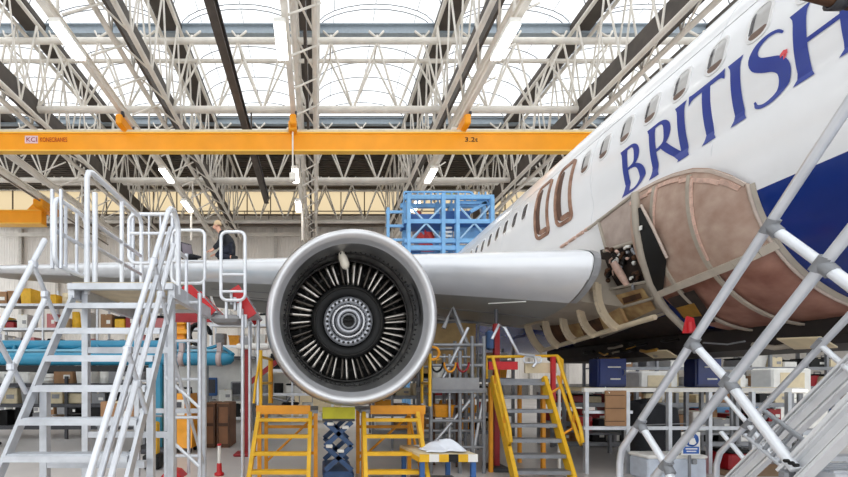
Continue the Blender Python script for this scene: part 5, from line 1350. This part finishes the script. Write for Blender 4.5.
# dark tube across the top right corner
ot = thing('boom_pipe', 'dark brown boom pipe crossing the top right corner over the lettering', 'pipe', (4.25, 2.5, 0))
b = MB(); b.tube([P(770, -18, 2.5), P(800, -8, 2.5), P(830, 0, 2.5), P(850, 4, 2.5), P(900, 9, 2.5), P(1000, 14, 2.5), Vector((4.25, 2.5, 3.7)), Vector((4.3, 2.5, 3.5))], .03, 10); b.build('boom', M_BROWN, ot)
b = MB(); b.tube([(4.3, 2.5, .03), (4.3, 2.5, 3.62)], .04, 10); b.build('mast', M_DSTEEL, ot)
b = MB(); b.rbox((4.3, 2.5, .03), (.6, .6, .06), .02); b.build('base_plate', M_DSTEEL, ot)
b = MB(); b.lathe([(-.04, .03), (-.04, .045), (.04, .045), (.04, .03)], P(838, 1.5, 2.5), 'X', 12); b.build('collar', M_DSTEEL, ot)

# ================================================================== BLUE TAIL DOCK
td_ = thing('tail_dock', 'light blue steel tail dock rising behind the wing above the engine', 'dock', (6.8, 21, 0))
YD = 20.6
def dp(px, py, Y=YD): return P(px, py, Y)
def dbeam(x0, y0, x1, y1, w=.16, Y=YD, m=None, nm='frame_bar'):
    b = MB(); b.beam(dp(x0, y0, Y), dp(x1, y1, Y), w, w, (0, 1, 0)); return b.build(nm, m or M_SKYB, td_)
for Y in (20.3, 21.3):
    for px in (407, 441, 455, 489):
        X = bx(px, YD); b = MB(); b.beam((X, Y, 0 if px == 407 else 7.4), (X, Y, E + (380 - (197 if px < 450 else 201)) * YD / F), .17, .3, (0, 1, 0)); b.build('column', M_SKYB, td_)
    for py in (250, 243, 224, 200):
        b = MB(); a, c = dp(403, py), dp(491, py); a.y = c.y = Y; b.beam(a, c, .2, .16, (0, 1, 0)); b.build('beam', M_SKYB, td_)
    for (x0, x1) in ((408, 441), (456, 488)):
        for s in (0, 1):
            a, c = dp(x0, 243 if s else 208), dp(x1, 208 if s else 243); a.y = c.y = Y; b = MB(); b.tube([a, c], .05, 6); b.build('diagonal', mat('pale blue steel', (168, 204, 232), .45), td_)
for k in range(13):
    px = 404 + k * 6.8; b = MB(); b.tube([dp(px, 203), dp(px, 192)], .045, 6); b.build('guard_post', M_SKYB, td_)
for py in (192, 197): b = MB(); b.tube([dp(404, py), dp(470, py)], .05, 6); b.build('guard_rail', M_SKYB, td_)
b = MB(); b.tube([dp(470, 192), dp(478, 200), dp(486, 201), dp(491, 210), dp(491, 243)], .06, 6); b.build('guard_rail', M_SKYB, td_)
for (x0, y0, x1, y1, m) in ((410, 214, 440, 224, M_MIDB), (441, 211, 470, 221, M_MIDB), (458, 226, 488, 242, mat('soft blue sheet', (120, 168, 210), .6)), (443, 191, 455, 198, mat('yellow notice', (232, 218, 130), .6)), (410, 246, 480, 251, M_MIDB)):
    a, c = dp(x0, y1, YD + .15), dp(x1, y0, YD + .15); b = MB(); b.bbox((a.x, a.y, a.z), (c.x, a.y + .06, c.z)); b.build('sheet_panel', m, td_)
for py in (225, 248): 
    z = dp(0, py).z; b = MB(); b.bbox((bx(403, YD), 20.25, z - .06), (bx(490, YD) if py == 225 else FX - 1.6, 21.35, z)); b.build('walkway', M_MIDB, td_)
for (x0, x1) in ((386, 404), ):
    for py in (212, 226, 240): b = MB(); b.beam(dp(x0, py), dp(x1, py), .12, .1, (0, 1, 0)); b.build('side_bar', M_SKYB, td_)
    b = MB(); b.beam(dp(388, 250), dp(388, 208), .14, .14, (0, 1, 0)); b.build('side_post', M_SKYB, td_)
for k in range(5):
    py = 228 + 4 * k; b = MB(); b.beam(dp(444, py, YD - .05), dp(452, py, YD - .05), .1, .06, (0, 1, 0)); b.build('ladder_rung', M_PAPER, td_)
dbeam(486, 203, 470, 212); dbeam(455, 203, 486, 203)
b = MB(); b.slab([dp(425, 229, 20.9), dp(431, 241, 20.9), dp(424, 241, 20.9)], (0, 1, 0), .1); b.build('red_cover', M_RED, td_)

# ================================================================== BACKGROUND CLUTTER
PROT = {}
ITEM_M = {'white': M_PAPER, 'cream': M_CREAM, 'grey': M_GREY, 'red': M_RED, 'brown': M_CARD, 'yellow': M_YEL, 'blue': M_MIDB, 'black': M_BLACK, 'teal': M_TEAL, 'orange': M_YEL2, 'green': M_GREEN, 'pink': mat('dusty pink plastic', (206, 128, 128), .6), 'navy': M_CAB, 'maroon': M_DRED}
def item(kind, color, loc, size, label, group, rz=0.0):
    """a carton, tote, drum, tool_case or monitor of unit size, scaled to its own dimensions"""
    key = (kind, color); m = ITEM_M[color]
    if key in PROT: return dup(PROT[key], loc, label, group, rz, size)
    cat = {'carton': 'box', 'tote': 'bin', 'drum': 'drum', 'tool_case': 'case', 'monitor': 'monitor'}[kind]
    t = thing(kind, label, cat, (0, 0, 0), group)
    if kind == 'carton':
        b = MB(); b.rbox((0, 0, .5), (1, 1, 1), .025); b.build('box', m, t)
        b = MB(); b.box((0, -.02, .97), (.12, 1.0, .08)); b.build('tape', M_CREAM if color != 'cream' else M_GREY, t)
        b = MB(); b.box((.2, -.505, .45), (.34, .02, .26)); b.build('paper_label', M_PAPER if color not in ('white', 'cream') else M_GREY, t)
    elif kind == 'tote':
        b = MB(); o = [(-.42, -.42, 0), (.42, -.42, 0), (.42, .42, 0), (-.42, .42, 0)]; p = [(-.5, -.5, 1), (.5, -.5, 1), (.5, .5, 1), (-.5, .5, 1)]; q = [(x * .92, y * .92, 1) for x, y, z in p]; r = [(x * .92, y * .92, .08) for x, y, z in o]
        b.add(o + p + q + r, [(3, 2, 1, 0)] + [(k * 4 + i, k * 4 + (i + 1) % 4, k * 4 + 4 + (i + 1) % 4, k * 4 + 4 + i) for k in range(3) for i in range(4)] + [(12, 13, 14, 15)]); b.build('bin', m, t)
        b = MB()
        for s in (-1, 1): b.beam((-.53, s * .5, .95), (.53, s * .5, .95), .06, .1); b.beam((s * .5, -.53, .95), (s * .5, .53, .95), .06, .1)
        b.build('rim', m, t)
    elif kind == 'drum':
        b = MB(); b.lathe([(0, .0001), (0, .46), (.02, .48), (.3, .48), (.33, .5), (.36, .48), (.63, .48), (.66, .5), (.69, .48), (.97, .48), (1, .46)], (0, 0, 0), 'Z', 20); b.build('drum_body', m, t)
        b = MB(); b.lathe([(.97, .46), (1, .45), (.98, .43), (.98, .0001)], (0, 0, 0), 'Z', 20); b.build('lid', M_STEEL, t)
    elif kind == 'tool_case':
        b = MB(); b.rbox((0, 0, .34), (1, 1, .68), .06); b.build('case', m, t)
        b = MB(); b.rbox((0, 0, .77), (1.02, 1.02, .16), .06); b.build('lid', M_BLACK if color != 'black' else M_GREY, t)
        b = MB(); b.tube([(-.25, 0, .83), (-.25, 0, .98), (.25, 0, .98), (.25, 0, .83)], .03, 6); b.build('handle', M_STEEL, t)
    elif kind == 'monitor':
        b = MB(); b.rbox((0, 0, .6), (1, .3, .78), .04); b.build('casing', m, t)
        b = MB(); b.box((0, -.16, .62), (.82, .03, .58)); b.build('screen', M_DSTEEL, t)
        b = MB(); b.rbox((0, 0, .03), (.6, .7, .06), .02); b.box((0, .02, .14), (.18, .2, .2)); b.build('stand', M_GREY, t)
    PROT[key] = t; t.location = loc; t.scale = size; t.rotation_euler = (0, 0, rz); WL[t.name] = Vector(loc); return t

def rack(name, label, cat, x0, x1, y0, y1, levels, m, shelf_m=None, group=None, top=None, bays=1):
    t = thing(name, label, cat, ((x0 + x1) / 2, (y0 + y1) / 2, 0), group)
    zt = top or levels[-1] + .1
    for k in range(bays + 1):
        x = x0 + (x1 - x0) * k / bays
        for y in (y0, y1): b = MB(); b.beam((x, y, 0), (x, y, zt), .07, .07, (0, 1, 0)); b.build('upright', m, t)
    for z in levels:
        b = MB(); b.bbox((x0, y0, z - .04), (x1, y1, z)); b.build('shelf', shelf_m or m, t)
        b = MB(); b.beam((x0, y0 - .03, z - .04), (x1, y0 - .03, z - .04), .04, .1); b.build('shelf_beam', m, t)
    return t
rnd = random.Random(11)
KN = {'carton': 'carton', 'tote': 'open bin', 'drum': 'drum', 'tool_case': 'lidded case', 'monitor': 'monitor'}
def fill(x0, x1, y, z, cols, where, hmax=.5, dmax=.5, kinds=('carton', 'tote', 'tool_case', 'carton', 'drum'), wr=(.3, .65), gap=.06):
    x = x0 + .08; seq = []
    while True:
        k = rnd.choice(kinds); w = rnd.uniform(*wr); h = hmax * rnd.uniform(.5, 1); c = rnd.choice(cols)
        if k == 'drum': w = min(w, .45)
        if x + w > x1 - .05: break
        seq.append((k, c, x + w / 2, w, h)); x += w + gap * rnd.uniform(.5, 2)
    cnt = {}; tot = {}
    for k, c, *_ in seq: tot[(k, c)] = tot.get((k, c), 0) + 1
    for i, (k, c, xx, w, h) in enumerate(seq):
        key = (k, c); cnt[key] = cnt.get(key, 0) + 1
        if tot[key] == 1: lab = 'the only %s %s %s' % (c, KN[k], where)
        else: lab = '%s %s %s, %s from left' % (c, KN[k], where, ORD[cnt[key] - 1])
        d = min(dmax, w if k == 'drum' else dmax)
        item(k, c, (xx, y, z + .001), (w, d, h), lab, 'stored goods %s' % where, 0 if k != 'monitor' else 0)

# tall pallet rack at the left, beyond the boom
lv = [.15, 1.6, 2.8, 3.75, 4.75]
rack('pallet_rack', 'tall grey pallet rack packed with red and yellow goods at far left', 'rack', -13.6, -4.6, 17.4, 18.4, lv, M_ALU2, M_GREY, bays=4, top=5.5)
LN = ['on lowest level of tall left rack', 'on second level of tall left rack', 'on middle level of tall left rack', 'on fourth level of tall left rack', 'on top level of tall left rack']
for z, n, cols in zip(lv, LN, (['brown', 'grey', 'black', 'white'], ['brown', 'white', 'grey', 'cream', 'black'], ['pink', 'cream', 'maroon', 'white', 'grey', 'brown'], ['maroon', 'yellow', 'cream', 'pink', 'brown', 'white'], ['cream', 'maroon', 'grey', 'white', 'yellow', 'brown'])):
    for k in range(4): 
        xa = -13.6 + 9.0 / 4 * k; bay = ['first bay', 'second bay', 'third bay', 'last bay'][k]
        fill(xa, xa + 9.0 / 4, 17.85, z, cols, n + ', ' + bay, .72, .7, wr=(.3, .6))
# workbench with dark machinery seen between the treads
rack('low_rack', 'low dark rack of parts behind the lower treads of the aluminium steps', 'rack', -10.6, -4.9, 11.4, 12.2, [.35, .95, 1.5], M_DSTEEL, M_GREY, bays=3, top=1.7)
for z, n, cols in ((.35, 'on bottom shelf of low dark rack', ['black', 'grey', 'black', 'red', 'brown']), (.95, 'on middle shelf of low dark rack', ['brown', 'black', 'grey', 'cream', 'black']), (1.5, 'on top shelf of low dark rack', ['brown', 'pink', 'grey', 'white'])):
    fill(-10.6, -4.9, 11.8, z, cols, n, .5, .6, wr=(.3, .7))
item('carton', 'brown', (-4.45, 9.6, .62), (.75, .5, .5), 'large brown carton on a stool behind the handrails of the aluminium steps', 'loose cartons')
sto = thing('carton_stand', 'low grey stand carrying the large brown carton', 'stand', (-4.45, 9.6, 0))
b = MB(); b.bbox((-4.9, 9.3, .57), (-4.0, 9.9, .62)); b.build('top', M_STEEL, sto)
for x in (-4.85, -4.05):
    for y in (9.35, 9.85): b = MB(); b.beam((x, y, 0), (x, y, .57), .05, .05, (0, 1, 0)); b.build('leg', M_STEEL, sto)
# white service van body / panels behind the boom
def panel_unit(label, x0, x1, y, z0, z1, m, rows, cols_):
    t = thing('wall_cabinet', label, 'cabinet', ((x0 + x1) / 2, y, z0))
    b = MB(); b.rbox(((x0 + x1) / 2, y + .3, (z0 + z1) / 2), (x1 - x0, .6, z1 - z0), .02); b.build('carcass', m, t)
    for i in range(cols_):
        for j in range(rows):
            w_, h_ = (x1 - x0) / cols_, (z1 - z0) / rows; c = (x0 + w_ * (i + .5), y - .01, z0 + h_ * (j + .5))
            b = MB(); b.box(c, (w_ * .9, .03, h_ * .9)); d = b.build('door', m, t)
            b = MB(); b.box((c[0] + w_ * .3, y - .045, c[2]), (.04, .04, h_ * .3)); h_o = b.build('handle', M_STEEL, d)
    return t
panel_unit('white double door cabinet standing on floor behind the brown crates', -3.6, -1.1, 17, 0, 1.9, M_PAPER, 1, 4)
panel_unit('grey tall cabinet run behind the left end of the aluminium steps', -15, -9, 19, 0, 2.6, M_GREY, 2, 6)
panel_unit('pale cream cabinet run behind the red post', -1.4, 1.2, 21, 0, 2.6, M_CREAM, 2, 4)
tb2 = thing('work_bench', 'pale workbench with upright back panel left of the red post', 'bench', (-2.6, 13, 0))
b = MB(); b.bbox((-4.4, 12.6, .9), (-1.9, 13.4, .96)); b.build('bench_top', M_PAPER, tb2)
b = MB(); b.bbox((-4.4, 13.36, .96), (-1.9, 13.4, 2.3)); b.build('back_panel', M_PAPER, tb2)
b = MB(); b.bbox((-4.4, 12.7, 2.24), (-1.9, 13.4, 2.32)); b.build('light_canopy', M_GREY, tb2)
for k in range(8): b = MB(); b.box((-4.2 + k * .3, 12.69, 2.28), (.2, .02, .06)); b.build('canopy_slot', M_DSTEEL, tb2)
for x in (-4.3, -2.0):
    for y in (12.68, 13.3): b = MB(); b.beam((x, y, 0), (x, y, .9), .07, .07, (0, 1, 0)); b.build('leg', M_STEEL, tb2)
item('monitor', 'grey', (-2.35, 13.0, .96), (.62, .5, .6), 'grey monitor on the pale workbench left of the red post', 'bench monitors')
item('monitor', 'blue', (-3.3, 13.0, .96), (.42, .5, .72), 'narrow blue monitor on the pale workbench behind the orange cabinet', 'bench monitors')
item('carton', 'white', (-2.8, 13.0, .96), (.4, .4, .35), 'white carton between the two bench monitors', 'loose cartons')
# big shelving between boom and wing, up high (light panels)
rack('tall_shelving', 'tall white shelving with mixed goods behind the red sided steps', 'shelving', -4.0, .6, 15.8, 16.6, [.2, 1.1, 2.0, 2.9, 3.7], M_ALUW, M_PAPER, bays=3, top=4.4)
for z, n in ((2.0, 'on middle shelf of tall white shelving'), (2.9, 'on upper shelf of tall white shelving'), (3.7, 'on top shelf of tall white shelving'), (1.1, 'on second shelf of tall white shelving'), (.2, 'on bottom shelf of tall white shelving')):
    fill(-4.0, .6, 16.2, z, ['white', 'cream', 'grey', 'white', 'orange', 'white', 'grey', 'black'], n, .7, .6, wr=(.3, .7))
od = thing('engine_trolley', 'orange framed trolley with black hoses beyond the teal boom end', 'trolley', (-3.3, 12.2, 2.5))
od.location = (-3.4, 11.2, 0); WL[od.name] = Vector((-3.4, 11.2, 0))
for x in (-3.9, -3.0):
    for y in (10.9, 11.5): b = MB(); b.beam((x, y, .1), (x, y, 2.45), .06, .06, (0, 1, 0)); b.build('upright', M_STEEL, od)
for z in (.3, 2.42): b = MB(); b.bbox((-3.95, 10.85, z), (-2.95, 11.55, z + .06)); b.build('shelf', M_STEEL, od)
for k, z in enumerate((2.6, 2.85, 3.1)):
    b = MB(); b.rbox((-3.6 - .05 * k, 11.1, z), (.55, .4, .14), .03); b.build('orange_duct', M_YEL2, od)
b = MB(); b.rbox((-3.6, 11.15, 2.86), (.3, .3, .74), .02); b.build('pump_body', M_YEL2, od)
for k in range(3): b = MB(); b.tube(arc((-3.1, 11.0 + .1 * k, 2.8), .28, 0, PI * 1.5, 12, (1, 0, 0), (0, 0, 1)), .04, 6); b.build('hose', M_BLACK, od)
for x in (-3.9, -3.0): b = MB(); b.lathe([(-.03, .01), (-.03, .1), (.03, .1), (.03, .01)], (x, 11.2, .1), 'X', 12); b.build('castor', M_BLACK, od)

# middle background, under the wing
rack('steel_shelving', 'grey steel shelving of parts beyond the grey scaffold, right of the engine', 'shelving', 1.6, 5.6, 12.0, 12.7, [.15, .65, 1.15, 1.65, 2.15], M_STEEL, M_GREY, bays=3, top=2.55)
for z, n in ((.15, 'on bottom shelf beyond the grey scaffold'), (.65, 'on second shelf beyond the grey scaffold'), (1.15, 'on middle shelf beyond the grey scaffold'), (1.65, 'on fourth shelf beyond the grey scaffold'), (2.15, 'on top shelf beyond the grey scaffold')):
    fill(1.6, 5.6, 12.35, z, ['brown', 'cream', 'white', 'grey', 'orange', 'grey', 'black', 'red', 'brown'], n, .42, .5, wr=(.2, .5))
cv = thing('canvas_screen', 'tan canvas screen hanging on a frame under the wing beside the engine', 'screen', (2.5, 9.6, 0))
b = MB(); b.grid(lambda u, v: Vector((1.75 + 1.9 * u, 9.6 + .05 * math.sin(14 * u), 1.75 + 1.15 * v)), 24, 6, True); b.build('canvas', mat('tan canvas', (176, 148, 104), .9, var=.15), cv)
for x in (1.72, 3.68): b = MB(); b.tube([(x, 9.6, 0), (x, 9.6, 2.92)], .03, 6); b.build('pole', M_STEEL, cv)
b = MB(); b.tube([(1.72, 9.6, 2.92), (3.68, 9.6, 2.92)], .03, 6); b.build('pole', M_STEEL, cv)
for k, (px, py) in enumerate(((446, 398), (463, 396), (474, 412), (437, 420))):
    c = ['yellow', 'red', 'maroon', 'cream'][k]
    q = P(px, py, 7.5)
item('tote', 'orange', (2.25, 7.6, .93 - .01 + .02), (.35, .4, .22), 'orange open bin on the scaffold ledger behind the striped table', 'scaffold bins')
b = None
# right background: racks, machines
rack('parts_rack', 'long parts rack behind the bench at right, full of pale boxes', 'rack', 8.9, 17.8, 13.2, 14.0, [.2, .8, 1.4, 2.0, 2.6], M_STEEL, M_GREY, bays=5, top=3.0)
for z, n in ((.2, 'on bottom level of right parts rack'), (.8, 'on second level of right parts rack'), (1.4, 'on middle level of right parts rack'), (2.0, 'on fourth level of right parts rack'), (2.6, 'on top level of right parts rack')):
    for k, bay in enumerate(('left end', 'left middle', 'right middle', 'right end')):
        fill(8.9 + 2.22 * k, 11.12 + 2.22 * k, 13.6, z, ['white', 'cream', 'grey', 'white', 'brown', 'black', 'grey', 'white', 'blue', 'cream', 'maroon'], n + ', ' + bay, .48, .6, wr=(.22, .55))
rack('low_shelf', 'low open shelf under and behind the long pale bench', 'shelf', 5.6, 11.5, 10.0, 10.6, [.12, .6, 1.05], M_STEEL, M_GREY, bays=4, top=1.3)
for z, n in ((.12, 'on bottom of low shelf behind bench'), (.6, 'on middle of low shelf behind bench'), (1.05, 'on top of low shelf behind bench')):
    fill(5.6, 8.5, 10.3, z, ['brown', 'black', 'white', 'cream', 'maroon', 'grey', 'black', 'brown'], n + ', left half', .36, .45, wr=(.2, .45))
    fill(8.5, 11.5, 10.3, z, ['brown', 'black', 'white', 'cream', 'maroon', 'grey', 'cream', 'grey'], n + ', right half', .36, .45, wr=(.2, .45))
fill(5.35, 9.5, 8.95, .54, ['white', 'brown', 'grey', 'black', 'red'], 'on lower shelf of long pale bench', .4, .4, wr=(.25, .5))
def mach(label, x, y, s, m):
    t = thing('test_machine', label, 'machine', (x, y, 0))
    b = MB(); b.rbox((x, y, .45 * s), (1.1 * s, .8 * s, .9 * s), .04); b.build('cabinet', m, t)
    b = MB(); b.rbox((x, y + .1, 1.25 * s), (.9 * s, .5 * s, .7 * s), .04); b.build('head', M_PAPER, t)
    b = MB(); b.box((x, y - .16 * s, 1.3 * s), (.55 * s, .03, .4 * s)); b.build('window', M_CREAM, t)
    for k in range(3): b = MB(); b.tube([(x - .3 * s + .3 * k * s, y - .41 * s, .7 * s), (x - .3 * s + .3 * k * s, y - .44 * s, .7 * s)], .04, 10); b.build('knob', M_RED if k == 0 else M_BLACK, t)
    b = MB(); b.tube([(x + .5 * s, y, .9 * s), (x + .55 * s, y, 2.0 * s)], .03, 6); b.build('mast', M_STEEL, t)
    return t
mach('grey test machine with cream window behind the right foreground stairs', 9.3, 11.6, 1.15, M_GREY)
mach('blue test machine right of the grey test machine at right edge', 11.2, 11.6, 1.1, M_SKYB)
mach('white test machine further right beside the red case', 12.9, 11.6, 1.2, M_PAPER)
lb = thing('light_bar', 'long white strip light on stands behind the right foreground stairs', 'light', (7.6, 7.6, 0))
b = MB(); b.rbox((8.0, 7.5, 1.41), (1.4, .1, .1), .02); b.build('tube_housing', M_PAPER, lb)
b = MB(); b.box((8.0, 7.44, 1.41), (1.34, .04, .05)); b.build('tube', M_STRIP, lb)
for x in (7.4, 8.6): b = MB(); b.tube([(x, 7.5, 0), (x, 7.5, 1.38)], .025, 6); b.rbox((x, 7.5, .02), (.35, .35, .04), .01); b.build('stand', M_STEEL, lb)
for k, (x, y, c) in enumerate(((6.55, 7.2, 'red'), (7.35, 7.1, 'maroon'), (8.9, 7.6, 'red'))):
    item('tool_case', c, (x, y + .3, .0 if x < 6.7 else .041), (.55, .4, .42), ('red lidded case on floor right of the safety sign', 'maroon lidded case on the brown mat behind the stairs', 'red lidded case on the far side of the brown mat')[k], 'floor tool cases')

# ================================================================== CAMERA, LIGHT
cam = bpy.data.cameras.new('camera'); co = bpy.data.objects.new('camera', cam); C.objects.link(co)
cam.sensor_fit = 'HORIZONTAL'; cam.sensor_width = 36; cam.lens = F / 848 * 36
cam.shift_x = (424 - CX) / 848; cam.shift_y = (CY - 238.5) / 848
co.location = (0, 0, E); co.rotation_euler = (PI / 2, 0, 0); cam.clip_end = 300
sc = bpy.context.scene; sc.camera = co
wd = bpy.data.worlds.new('daylight'); sc.world = wd; wd.use_nodes = True; nt = wd.node_tree
bg = nt.nodes['Background']; bg.inputs['Color'].default_value = (.95, .98, 1.0, 1); bg.inputs['Strength'].default_value = 1.7
sc.view_settings.view_transform = 'Standard'; sc.view_settings.look = 'None'; sc.view_settings.exposure = .1; sc.view_settings.gamma = 1; sc.view_settings.use_curve_mapping = False
sc.cycles.use_denoising = True
sc.cycles.max_bounces = 8; sc.cycles.diffuse_bounces = 5; sc.cycles.transparent_max_bounces = 12
